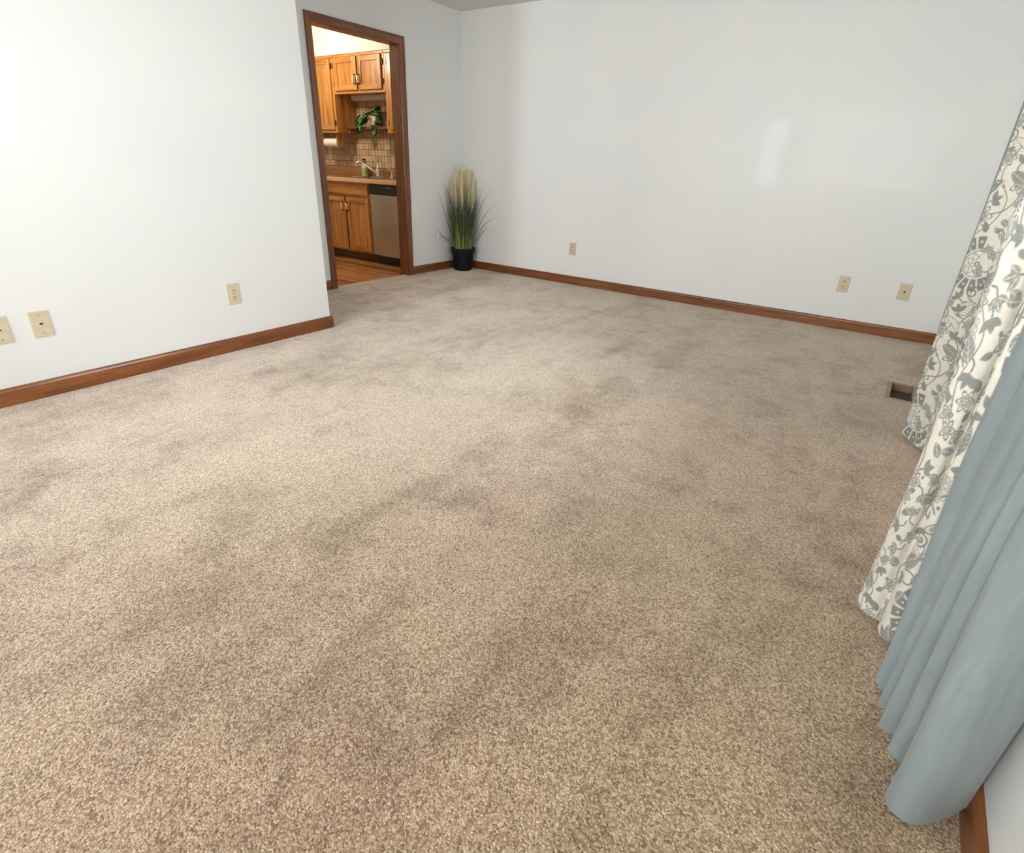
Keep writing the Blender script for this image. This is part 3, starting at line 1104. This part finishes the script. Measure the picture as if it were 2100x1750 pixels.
def blade(base, mid, end, w0, tn, nseg=7):
    pts = crv([base, mid, end], nseg)
    side = VR * 0.9 + VD * random.uniform(-.6, .6)
    side.normalize()
    i0 = len(verts)
    for k, p in enumerate(pts):
        u = k / nseg
        w = w0 * (1 - u ** 1.6) + .0004
        for s in (-1, 1):
            verts.append(clampw((p[0] + side.x * w * s, p[1] + side.y * w * s, p[2])))
            tip.append(u)
            tone.append(tn)
    for k in range(nseg):
        a = i0 + 2 * k
        faces.append((a, a + 1, a + 3, a + 2))


for k in range(400):
    a = random.uniform(0, 2 * PI)
    r = .10 * math.sqrt(random.random())
    b = (gx + r * math.cos(a), gy + r * math.sin(a), .2)
    hgt = random.triangular(.35, .92, .66)
    lean = random.triangular(0.0, .17, .05) * (hgt / .7)
    a2 = a + random.uniform(-.7, .7)
    e = (b[0] + lean * 1.0 * math.cos(a2), b[1] + lean * math.sin(a2), hgt)
    m = (b[0] + lean * .35 * math.cos(a2), b[1] + lean * .35 * math.sin(a2), .2 + (hgt - .2) * .55)
    blade(b, m, e, random.uniform(.0016, .0032), random.random() ** 1.2)


def arc(side, peak, end, tn=.3):
    b = Vector((gx, gy, .22)) + VR * (side * .08)
    m = Vector((gx, gy, peak[1])) + VR * peak[0] + VD * -.04
    e = Vector((gx, gy, end[1])) + VR * end[0] + VD * -.06
    blade(tuple(b), tuple(m), tuple(e), .0042, tn, 12)


arc(1, (.24, .50), (.44, .585))
arc(1, (.26, .45), (.43, .40))
arc(1, (.22, .56), (.36, .72))
arc(-1, (-.30, .415), (-.40, .30))
arc(-1, (-.22, .36), (-.32, .20))
arc(-1, (-.18, .55), (-.26, .80))
arc(-1, (-.13, .70), (-.23, .95))
arc(1, (.14, .60), (.22, .93))
arc(1, (.17, .62), (.30, .86))
arc(-1, (-.06, .20), (-.06, .05))
arc(1, (.13, .26), (.14, .10))
for k in range(14):
    s = random.uniform(-1, 1)
    arc(s, (.12 * s, .6), (.2 * s, random.uniform(.75, .95)), random.random())
me = bpy.data.meshes.new('grass_blades')
me.from_pydata(verts, [], faces)
for nm, dat in (('tip', tip), ('tone', tone)):
    at = me.attributes.new(nm, 'FLOAT', 'POINT')
    at.data.foreach_set('value', np.array(dat, 'f'))
me.materials.append(MAT['grass'])
o = bpy.data.objects.new('grass_blades', me)
COL.objects.link(o)
o.parent = t
o.matrix_parent_inverse = Matrix.Translation(Vector((-gx, -gy, 0)))
o['kind'] = 'stuff'


def plume_mesh(seed, L_=.34, rad=.042):
    r_ = random.Random(seed)
    vs, fs = [], []
    # stalk core: slim spindle
    n = 6
    hs = [0, .1, .3, .6, .85, 1.0]
    rs = [.003, .010, .014, .012, .006, .001]
    for h, q in zip(hs, rs):
        for i in range(n):
            vs.append((q * math.cos(2 * PI * i / n), q * math.sin(2 * PI * i / n), h * L_))
    for j in range(len(hs) - 1):
        for i in range(n):
            fs.append((j * n + i, j * n + (i + 1) % n, (j + 1) * n + (i + 1) % n, (j + 1) * n + i))
    for k in range(1300):
        h = r_.random() ** .9
        a = r_.uniform(0, 2 * PI)
        env = rad * (math.sin(PI * min(1, h * .8 + .12)) ** .8)
        d = (math.cos(a), math.sin(a))
        l = r_.uniform(.5, 1.1)
        p0 = (d[0] * .006, d[1] * .006, h * L_ * .92)
        p1 = (d[0] * env * l, d[1] * env * l, h * L_ * .92 + .06 * r_.uniform(.6, 1.4))
        w = .0007
        i0 = len(vs)
        vs += [(p0[0] - d[1] * w, p0[1] + d[0] * w, p0[2]), (p0[0] + d[1] * w, p0[1] - d[0] * w, p0[2]), p1]
        fs.append((i0, i0 + 1, i0 + 2))
    me = bpy.data.meshes.new('plume')
    me.from_pydata(vs, [], fs)
    me.materials.append(MAT['plume'])
    return me


pms = [plume_mesh(k, .32 + .03 * k, .040 + .003 * k) for k in range(3)]
stk = bm_new()
for (u, d, z0, ln) in [(-.01, -.02, .70, 0), (-.07, .01, .66, 1), (.05, 0, .68, 2), (.09, .02, .62, 1), (-.04, .05, .74, 2), (.02, .06, .76, 0), (-.10, .04, .62, 0), (.065, .06, .72, 1), (-.02, .02, .58, 2), (.00, .09, .72, 1)]:
    p = Vector((gx, gy, z0 - .04)) + VR * u + VD * d
    o = bpy.data.objects.new('plume', pms[ln])
    COL.objects.link(o)
    o.parent = t
    q = clampw(p, .035)
    o.location = (q[0] - gx, q[1] - gy, z0 - .04)
    tilt = u * 1.2
    o.rotation_euler = Vector((VR.x * tilt * .6, VR.y * tilt * .6, 1)).to_track_quat('Z', 'Y').to_euler()
    tube(stk, [(gx + u * .3, gy, .2), ((gx + q[0]) / 2 + u * .1, (gy + q[1]) / 2, .45), (q[0], q[1], z0 - .03)], .0022, 5)
obj('stalks', stk, 'stem', t)['kind'] = 'stuff'

# ------------------------------------------------------------------ floor register
f_, g_ = .022, .010
t = thing('floor_vent', 'tan metal floor register set in the carpet by the far curtain', 'vent', ((vx0 + vx1) / 2, (vy0 + vy1) / 2, 0))
obj('frame', holed('z', vx0, vx1, vy0, vy1, 0.0005, .006, [(vx0 + f_, vx1 - f_, vy0 + g_, vy1 - g_)]), 'vent', t)
bm = holed('z', vx0 + f_ - .003, vx1 - f_ + .003, vy0 + g_ - .003, vy1 - g_ + .003, -.085, .0004, [(vx0 + f_, vx1 - f_, vy0 + g_, vy1 - g_)])
obj('duct', bm, 'vent_blade', t)
obj('damper', B(vx0 + f_ + .001, vx1 - f_ - .001, vy0 + g_ + .001, vy1 - g_ - .001, -.044, -.041), 'duct', t)


# ------------------------------------------------------------------ print for the drapes (flat fabric print)
def print_tile(n=960, size=0.68):
    ink = np.zeros((n, n))
    px_ = size / n
    aa = px_ * 1.6
    win = [None]

    def local(cx, cy, rot, sc=1.0, R=.14):
        """motif coordinates in a wrapped window round (cx, cy)"""
        k = int(R / px_) + 2
        ci, cj = int(cy / px_), int(cx / px_)
        ii, jj = np.arange(ci - k, ci + k + 1), np.arange(cj - k, cj + k + 1)
        if len(ii) > n:
            ii, jj = ii[:n], jj[:n]
        win[0] = np.ix_(ii % n, jj % n)
        dx = ((jj + .5) * px_ - cx)[None, :] + np.zeros((len(ii), 1))
        dy = ((ii + .5) * px_ - cy)[:, None] + np.zeros((1, len(jj)))
        c, s = math.cos(rot), math.sin(rot)
        return (c * dx + s * dy) / sc, (-s * dx + c * dy) / sc

    def put(d, v=1.0):
        a = np.clip(0.5 - d / (2 * aa), 0, 1)
        ink[win[0]] = ink[win[0]] * (1 - a) + v * a

    def fan(cx, cy, rot, R=.105):
        u, v = local(cx, cy, rot)
        r = np.hypot(u, v)
        th = np.arctan2(v, u)
        half = 1.95
        inside = np.maximum(r - R * 1.03, np.abs(th) * r - half * r)
        put(inside, 0.0)
        npet = 10
        st = 2 * half / npet
        k = ((th + half) % st) - st / 2
        petal = np.maximum(np.maximum(r - R, R * .56 - r), (np.abs(k) - st * .39) * r)
        petal = np.maximum(petal, np.abs(th) * r - half * r)
        put(petal, 0.85)
        for rr in (.80,):
            put(np.maximum(np.hypot(r - R * rr, k * r) - R * .045, np.abs(th) * r - half * r), .15)
        put(np.maximum(np.abs(r - R * .48) - .0016, np.abs(th) * r - half * r), .9)
        sc_ = np.hypot(r - R * .36 - .012 * np.cos(k / st * 2 * PI), 0)
        put(np.maximum(np.abs(r - R * (.34 + .07 * np.cos(th * 9))) - .0020, np.abs(th) * r - half * r), .9)
        put(np.maximum(np.abs(r - R * (.20 + .05 * np.cos(th * 7))) - .0020, np.abs(th) * r - half * r), .9)
        put(r - R * .10, .9)
        put(r - R * .05, .0)

    def flower(cx, cy, R=.038, np_=6, rot=0., fill=.85):
        u, v = local(cx, cy, rot, 1.0, R + .01)
        r = np.hypot(u, v)
        th = np.arctan2(v, u)
        edge = R * (.78 + .22 * np.cos(th * np_))
        put(r - edge - .003, 0.0)
        put(np.abs(r - edge) - .0028, fill)
        inner = R * (.5 + .16 * np.cos(th * np_))
        put(r - inner, fill)
        put(np.maximum(np.abs(np.sin(th * np_ / 2)) * r - .0012, r - inner), .1)
        put(r - R * .2, .0)
        put(r - R * .11, .9)

    def leaf(cx, cy, rot, L_=.075, w=.02, veins=True, fill=.8, outline=False):
        u, v = local(cx, cy, rot, 1.0, L_ + .01)
        t_ = np.clip(u / L_, 0, 1)
        half = w * np.sin(PI * t_ ** .8) ** .9
        d = np.maximum(np.abs(v) - half, np.maximum(-u, u - L_))
        if outline:
            put(d, 0)
            put(np.abs(d + .0012) - .0016, fill)
            put(np.maximum(np.abs(v) - .0010, d), fill)
            ve = np.abs(((u - np.abs(v) * .8) % .013) - .0065) - .0008
            put(np.maximum(ve, d), fill * .9)
        else:
            put(d, fill)
            if veins:
                put(np.maximum(np.abs(v) - .0009, d), .05)
                ve = np.abs(((u - np.abs(v) * .9) % .014) - .007) - .0007
                put(np.maximum(ve, d + .002), .1)

    def vine(pts, w=.0022):
        P = crv(pts, 40)
        for (ax, ay), (bx, by) in zip(P, P[1:]):
            vx, vy = bx - ax, by - ay
            L2 = vx * vx + vy * vy + 1e-12
            dx, dy = local((ax + bx) / 2, (ay + by) / 2, 0, 1.0, math.sqrt(L2) / 2 + w + .002)
            tt = np.clip((dx * vx + dy * vy) / L2, -.5, .5)
            put(np.hypot(dx - tt * vx, dy - tt * vy) - w, .85)

    def scroll(cx, cy, rot, R=.03):
        pts = [(cx + R * (1 - k / 26) * math.cos(rot + k * .42), cy + R * (1 - k / 26) * math.sin(rot + k * .42)) for k in range(22)]
        vine(pts, .0026)

    def bird(cx, cy, rot, s=1.0):
        u, v = local(cx, cy, rot, s)
        body = np.hypot(u / .045, v / .017) - 1
        put(body * .017, .8)
        hd = np.hypot(u - .043, v - .010) - .0125
        put(hd, .8)
        put(np.maximum(np.abs(v - .010) - .004 * (1 - np.clip((u - .05) / .02, 0, 1)), np.maximum(.05 - u, u - .07)), .85)
        tail = np.maximum(np.abs(v + .004) - .004 - .12 * np.clip(-u - .035, 0, 1), np.maximum(u + .03, -.095 - u))
        put(tail, .8)
        put(np.hypot(u - .046, v - .012) - .003, 0)
        wing = np.hypot((u + .006) / .03, (v - .001) / .010) - 1
        put(np.abs(wing) * .010 - .0012, .05)
        st_ = np.maximum(np.abs((u % .008) - .004) - .0009, wing * .01)
        put(st_, .1)

    def berries(cx, cy, rot):
        for i in range(5):
            for j in range(5 - abs(i - 2)):
                uu = (i - 2) * .0155
                vv = (j - (4 - abs(i - 2)) / 2) * .0165
                c, s = math.cos(rot), math.sin(rot)
                x0, y0 = cx + c * uu - s * vv, cy + s * uu + c * vv
                u, v = local(x0, y0, 0, 1.0, .011)
                r = np.hypot(u, v)
                put(np.abs(r - .0066) - .0013, .8)
                put(r - .002, .5)

    s = size
    # column a (two half-drop columns across the tile)
    for ox, oy, m in ((0.0, 0.0, 1), (s / 2, s / 2, -1)):
        def P(x, y):
            return (ox + x * m + (0.17), oy + y)
        vine([P(-.13, .02), P(-.10, .12), P(-.12, .22), P(-.05, .30), P(.06, .34), P(.10, .44), P(.05, .54), P(.09, .64), P(.05, .68)], .0024)
        vine([P(.10, .06), P(.13, .16), P(.08, .26), P(.12, .36), P(.14, .47)], .0018)
        fan(*P(.035, .13), (PI if m > 0 else 0) + .35 * m, .108)
        leaf(*P(-.11, .24), .9 if m > 0 else PI - .9, .085, .022)
        leaf(*P(-.06, .30), 2.2 if m > 0 else PI - 2.2, .07, .02, outline=True)
        leaf(*P(.10, .27), 1.1 if m > 0 else PI - 1.1, .10, .030, outline=True)
        flower(*P(-.02, .31), .040)
        bird(*P(-.04, .40), .5 if m > 0 else PI - .5, 1.05)
        flower(*P(.075, .43), .034, 5)
        berries(*P(-.09, .50), .2)
        leaf(*P(.03, .47), -.5 if m > 0 else PI + .5, .08, .02)
        leaf(*P(.06, .53), 2.4 if m > 0 else PI - 2.4, .09, .026, outline=True)
        scroll(*P(-.10, .42), .4, .030)
        scroll(*P(.13, .55), 2.0, .028)
        scroll(*P(-.02, .60), 4.0, .026)
        leaf(*P(-.10, .58), 1.3 if m > 0 else PI - 1.3, .085, .024)
        leaf(*P(-.13, .05), 2.6 if m > 0 else PI - 2.6, .05, .012, False)
        leaf(*P(.12, .18), .5 if m > 0 else PI - .5, .05, .012, False)
        leaf(*P(.13, .40), 2.0 if m > 0 else PI - 2.0, .05, .013, False)
        flower(*P(.10, .635), .030, 6)
        leaf(*P(.02, .25), 1.9, .045, .012, False)
        leaf(*P(-.03, .53), .6, .05, .013, False)
        flower(*P(-.135, .33), .022, 5)
        vine([P(-.16, .30), P(-.13, .40), P(-.15, .50), P(-.08, .60), P(-.12, .68)], .0020)
        vine([P(-.02, .24), P(.03, .29), P(.05, .37), P(.0, .46), P(.03, .56)], .0018)
        scroll(*P(.06, .02), 1.0, .024)
        scroll(*P(-.08, .35), 5.0, .022)
        scroll(*P(.145, .33), 3.0, .022)
        leaf(*P(-.03, .0), 2.0 if m > 0 else PI - 2.0, .075, .022)
        leaf(*P(-.14, .44), 1.0 if m > 0 else PI - 1.0, .07, .020)
        leaf(*P(.03, .60), .9 if m > 0 else PI - .9, .085, .026, outline=True)
        flower(*P(-.125, .15), .026, 5)
        flower(*P(.0, .52), .028, 6)
        bird(*P(.09, .245), 2.4 if m > 0 else PI - 2.4, .8)
        for (a, b) in ((-.17, .25), (-.06, .18), (.06, .30), (.13, .61), (-.17, .57), (.0, .66), (.09, .38), (-.09, .07), (.16, .10)):
            leaf(*P(a, b), random.uniform(0, 6.28), .045, .012, True)
        for (a, b) in ((-.06, .02), (.13, .02), (-.145, .13), (.0, .36), (-.15, .66), (.15, .30), (-.04, .66)):
            leaf(*P(a, b), random.uniform(0, 6.28), .034, .009, False)
        for (a, b) in ((.02, .42), (-.15, .17), (.04, .60), (-.07, .45)):
            u, v = local(*P(a, b), 0, 1.0, .012)
            put(np.hypot(u, v) - .0055, .8)
    # sprigs and small blooms in the emptiest gaps of the ground
    for it in range(110):
        best, bp = 9, None
        for q in range(24):
            a, b = random.random() * size, random.random() * size
            local(a, b, 0, 1.0, .030)
            m_ = ink[win[0]].mean()
            if m_ < best:
                best, bp = m_, (a, b)
        if best > .17:
            continue
        k = it % 4
        r0 = random.uniform(0, 6.28)
        if k == 0:
            flower(bp[0], bp[1], random.uniform(.018, .026), random.choice((5, 6)), r0)
        else:
            for dr in (-.9, 0, .9):
                leaf(bp[0], bp[1], r0 + dr, random.uniform(.028, .040), .009, k == 1)
            vine([(bp[0], bp[1]), (bp[0] - .02 * math.cos(r0), bp[1] - .02 * math.sin(r0)), (bp[0] - .034 * math.cos(r0 + .4), bp[1] - .034 * math.sin(r0 + .4))], .0018)
    return np.clip(ink, 0, 1), size


def drape(name, label, U, Hm, z0, z1, mat, res, zres, printed=None, uoff=0.0, group=None, fullness=1.0):
    ns = 60 * len(U)
    CU, CH = np.array(crv(U, ns)), np.array(crv(Hm, ns))
    dl = np.hypot(*np.diff(CU, axis=0).T)
    su = np.concatenate([[0], np.cumsum(dl)])
    nc = int(su[-1] / res) + 1
    g = np.linspace(0, su[-1], nc)
    ux, uy = np.interp(g, su, CU[:, 0]), np.interp(g, su, CU[:, 1])
    hx, hy = np.interp(g, su, CH[:, 0]), np.interp(g, su, CH[:, 1])
    # rows: fine where seen
    zr = np.concatenate([np.arange(z0, 1.5, zres), np.arange(1.5, z1 + 1e-6, zres * 3)])
    w = np.clip((zr - z0) / .62, 0, 1)
    w = w * w * (3 - 2 * w)
    ph = rng.uniform(0, 6.28, 4)
    Z = np.repeat(zr[:, None], nc, 1)
    GX = hx[None, :] * (1 - w[:, None]) + ux[None, :] * w[:, None]
    GY = hy[None, :] * (1 - w[:, None]) + uy[None, :] * w[:, None]
    wob = .0022 * np.sin(g[None, :] * 23 + Z * 3.1 + ph[0]) + .0016 * np.sin(g[None, :] * 41 - Z * 5.3 + ph[1])
    GX = GX + wob
    GX = np.minimum(GX, WX - 0.003)
    hemw = .004 * np.sin(g * 19 + ph[2]) + .003 * np.sin(g * 47 + ph[3])
    Z = Z + hemw[None, :] * np.clip(1 - (Z - z0) / .15, 0, 1)
    Z = np.maximum(Z, 0.012)
    co = np.stack([GX, GY, Z], -1).reshape(-1, 3)
    nr = len(zr)
    idx = np.arange(nr * nc).reshape(nr, nc)
    fc = np.stack([idx[:-1, :-1], idx[:-1, 1:], idx[1:, 1:], idx[1:, :-1]], -1).reshape(-1, 4)
    me = bpy.data.meshes.new(name)
    me.vertices.add(len(co))
    me.vertices.foreach_set('co', co.astype('f').ravel())
    me.loops.add(fc.size)
    me.loops.foreach_set('vertex_index', fc.astype('i').ravel())
    me.polygons.add(len(fc))
    me.polygons.foreach_set('loop_start', np.arange(0, fc.size, 4, dtype='i'))
    me.polygons.foreach_set('use_smooth', np.ones(len(fc), dtype=bool))
    me.update(calc_edges=True)
    if printed is not None:
        ink, size = printed
        n = ink.shape[0]
        uu = np.repeat(((g * fullness + uoff) % size / size * n)[None, :], nr, 0)
        vv = np.repeat((zr % size / size * n)[:, None], nc, 1)
        i0, j0 = np.floor(vv).astype(int), np.floor(uu).astype(int)
        fv, fu = vv - i0, uu - j0
        A = lambda i, j: ink[i % n, j % n]
        val = A(i0, j0) * (1 - fv) * (1 - fu) + A(i0 + 1, j0) * fv * (1 - fu) + A(i0, j0 + 1) * (1 - fv) * fu + A(i0 + 1, j0 + 1) * fv * fu
        at = me.attributes.new('print', 'FLOAT', 'POINT')
        at.data.foreach_set('value', val.astype('f').ravel())
    me.materials.append(MAT[mat])
    o = bpy.data.objects.new(name, me)
    COL.objects.link(o)
    tag(o, label, 'curtain', group)
    return o


ZT = 2.17
PRINT = print_tile()
FBU = [(4.645, -1.70), (4.56, -1.715), (4.51, -1.74), (4.488, -1.775), (4.51, -1.81), (4.545, -1.825), (4.51, -1.85), (4.478, -1.88), (4.51, -1.91), (4.545, -1.925), (4.51, -1.95), (4.467, -1.985), (4.50, -2.01), (4.55, -2.02)]
FBH = [(4.645, -1.70), (4.58, -1.72), (4.54, -1.745), (4.512, -1.775), (4.53, -1.81), (4.56, -1.825), (4.53, -1.85), (4.506, -1.88), (4.53, -1.91), (4.56, -1.925), (4.52, -1.96), (4.496, -1.99), (4.52, -2.02), (4.56, -2.03)]
drape('curtain', 'grey-blue curtain at the far end of the window, only its edge showing', FBU, FBH, .02, ZT, 'blue_cloth', .006, .02, group='window curtains')
FPU = [(4.585, -2.045), (4.53, -2.04), (4.478, -2.045), (4.466, -2.070), (4.484, -2.095), (4.518, -2.118), (4.548, -2.145), (4.562, -2.19), (4.556, -2.25), (4.540, -2.30), (4.542, -2.335), (4.575, -2.35), (4.60, -2.40)]
FPH = [(4.585, -2.05), (4.54, -2.05), (4.497, -2.065), (4.482, -2.084), (4.497, -2.118), (4.522, -2.161), (4.542, -2.207), (4.565, -2.25), (4.568, -2.285), (4.560, -2.32), (4.562, -2.345), (4.585, -2.36), (4.605, -2.40)]
drape('curtain', 'floral print curtain hanging at the far end of the window, hem near the floor vent', FPU, FPH, .02, ZT, 'print_cloth', .0022, .0026, PRINT, .02, 'window curtains', 0.95)
NPU = [(4.61, -3.44), (4.50, -3.53), (4.43, -3.61), (4.410, -3.67), (4.426, -3.697), (4.450, -3.703), (4.470, -3.685), (4.469, -3.700), (4.482, -3.708), (4.52, -3.698), (4.57, -3.695)]
NPH = [(4.61, -3.38), (4.51, -3.44), (4.437, -3.49), (4.419, -3.531), (4.434, -3.560), (4.452, -3.575), (4.476, -3.572), (4.477, -3.600), (4.490, -3.631), (4.53, -3.64), (4.57, -3.66)]
drape('curtain', 'floral print curtain in the middle, beside the plain blue curtain', NPU, NPH, .02, ZT, 'print_cloth', .0018, .0022, PRINT, .12, 'window curtains', 1.55)
NBU = [(4.585, -3.715), (4.53, -3.715), (4.475, -3.722), (4.49, -3.755), (4.565, -3.775), (4.525, -3.80), (4.49, -3.82), (4.505, -3.86), (4.575, -3.89), (4.525, -3.93), (4.49, -3.96), (4.505, -3.985), (4.57, -4.00), (4.52, -4.02), (4.50, -4.032), (4.515, -4.042), (4.555, -4.045), (4.517, -4.055), (4.515, -4.075), (4.55, -4.10), (4.60, -4.09), (4.648, -4.06)]
NBH = [(4.58, -3.73), (4.53, -3.75), (4.483, -3.808), (4.50, -3.83), (4.57, -3.845), (4.525, -3.87), (4.491, -3.895), (4.51, -3.905), (4.58, -3.915), (4.53, -3.932), (4.501, -3.947), (4.515, -3.957), (4.585, -3.967), (4.54, -3.985), (4.514, -4.007), (4.53, -4.02), (4.58, -4.035), (4.535, -4.075), (4.527, -4.135), (4.565, -4.145), (4.62, -4.09), (4.648, -4.055)]
drape('curtain', 'plain grey-blue curtain nearest the camera, hem by the dark baseboard', NBU, NBH, .028, ZT, 'blue_cloth', .004, .008, group='window curtains')

# rod that carries them
t = thing('curtain_rod', 'dark curtain rod above the window with turned end knobs', 'curtain rod', (4.52, -2.89, 2.2))
obj('rod', lathe(bm_new(), [(.014, -4.05), (.014, -1.72)], (4.53, 0, 2.185), 14, 'y'), 'bronze', t, True)
for y, s in ((-4.05, -1), (-1.72, 1)):
    obj('finial', lathe(bm_new(), [(.014, 0), (.02, s * .006), (.028, s * .03), (.018, s * .055), (.003, s * .066)], (4.53, y, 2.185), 14, 'y'), 'bronze', t, True)
    obj('bracket', tube(bm_new(), [(WX, y - s * .03, 2.185), (4.60, y - s * .03, 2.178), (4.53, y - s * .03, 2.168)], .007, 8), 'bronze', t, True)


# ------------------------------------------------------------------ windows
def window(name, axis, a0, a1, z0, z1, wall, out, blinds):
    """axis 'y': window lies in an x = const wall, room towards -out"""
    t = empty_struct(name)

    def bx(u0, u1, d0, d1, w0, w1, bev=0.0):
        if axis == 'y':
            x = sorted((wall + out * d0, wall + out * d1))
            return B(x[0], x[1], u0, u1, w0, w1, bev)
        y = sorted((wall + out * d0, wall + out * d1))
        return B(u0, u1, y[0], y[1], w0, w1, bev)
    tz, tx = ('trim_z', 'trim_y' if axis == 'y' else 'trim_x')
    c = .06
    obj('casing', bx(a0 - c, a0, -.014, -.0005, z0, z1 + c, .003), tz, t)
    obj('casing', bx(a1, a1 + c, -.014, -.0005, z0, z1 + c, .003), tz, t)
    obj('casing', bx(a0, a1, -.014, -.0005, z1, z1 + c, .003), tx, t)
    obj('sill', bx(a0 - c - .02, a1 + c + .02, -.035, .10, z0 - .02, z0 - .0002, .004), tx, t)
    obj('apron', bx(a0 - c, a1 + c, -.012, -.0005, z0 - .08, z0 - .0205, .003), tx, t)
    f = .04
    zm = (z0 + z1) / 2
    for k, (w0, w1, d) in enumerate(((z0, zm + .02, .09), (zm - .02, z1, .125))):
        s = obj('sash', bx(a0, a0 + f, d, d + .03, w0, w1), 'vinyl', t)
        obj('stile', bx(a1 - f, a1, d, d + .03, w0, w1), 'vinyl', s)
        obj('rail', bx(a0 + f, a1 - f, d, d + .03, w0, w0 + f), 'vinyl', s)
        obj('rail', bx(a0 + f, a1 - f, d, d + .03, w1 - f, w1), 'vinyl', s)
        obj('pane', bx(a0 + f, a1 - f, d + .013, d + .017, w0 + f, w1 - f), 'glass', s)
    if blinds:
        bm = bm_new()
        obj('blind_rail', bx(a0 + .005, a1 - .005, .03, .07, z1 - .035, z1 - .002), 'blind', t)
        k = z0 + .05
        while k < z1 - .05:
            b2 = bx(a0 + .008, a1 - .008, .035, .060, k, k + .0012)
            mm = bpy.data.meshes.new('t')
            b2.to_mesh(mm)
            b2.free()
            bm.from_mesh(mm)
            bpy.data.meshes.remove(mm)
            k += .042
        o = obj('blind_slats', bm, 'blind', t)
        o['kind'] = 'stuff'
        obj('blind_rail', bx(a0 + .008, a1 - .008, .035, .065, z0 + .004, z0 + .022), 'blind', t)


window('window_1', 'y', WY0, WY1, WZ0, WZ1, WX, 1, False)
window('window_2', 'x', FX0, FX1, FZ0, 2.08, SY, -1, True)
window('window_3', 'x', GX0, GX1, FZ0, 2.20, SY, -1, True)
window('fill_window', 'y', VY0, VY1, WZ0, WZ1, WX, 1, False)  # added unseen window, frames the fill light beside the camera
# ground outside the windows
struct('ground', B(-8, 14, -16, 6, -0.9, -0.45), plain('lawn', lin(92, 108, 66), 0.95))
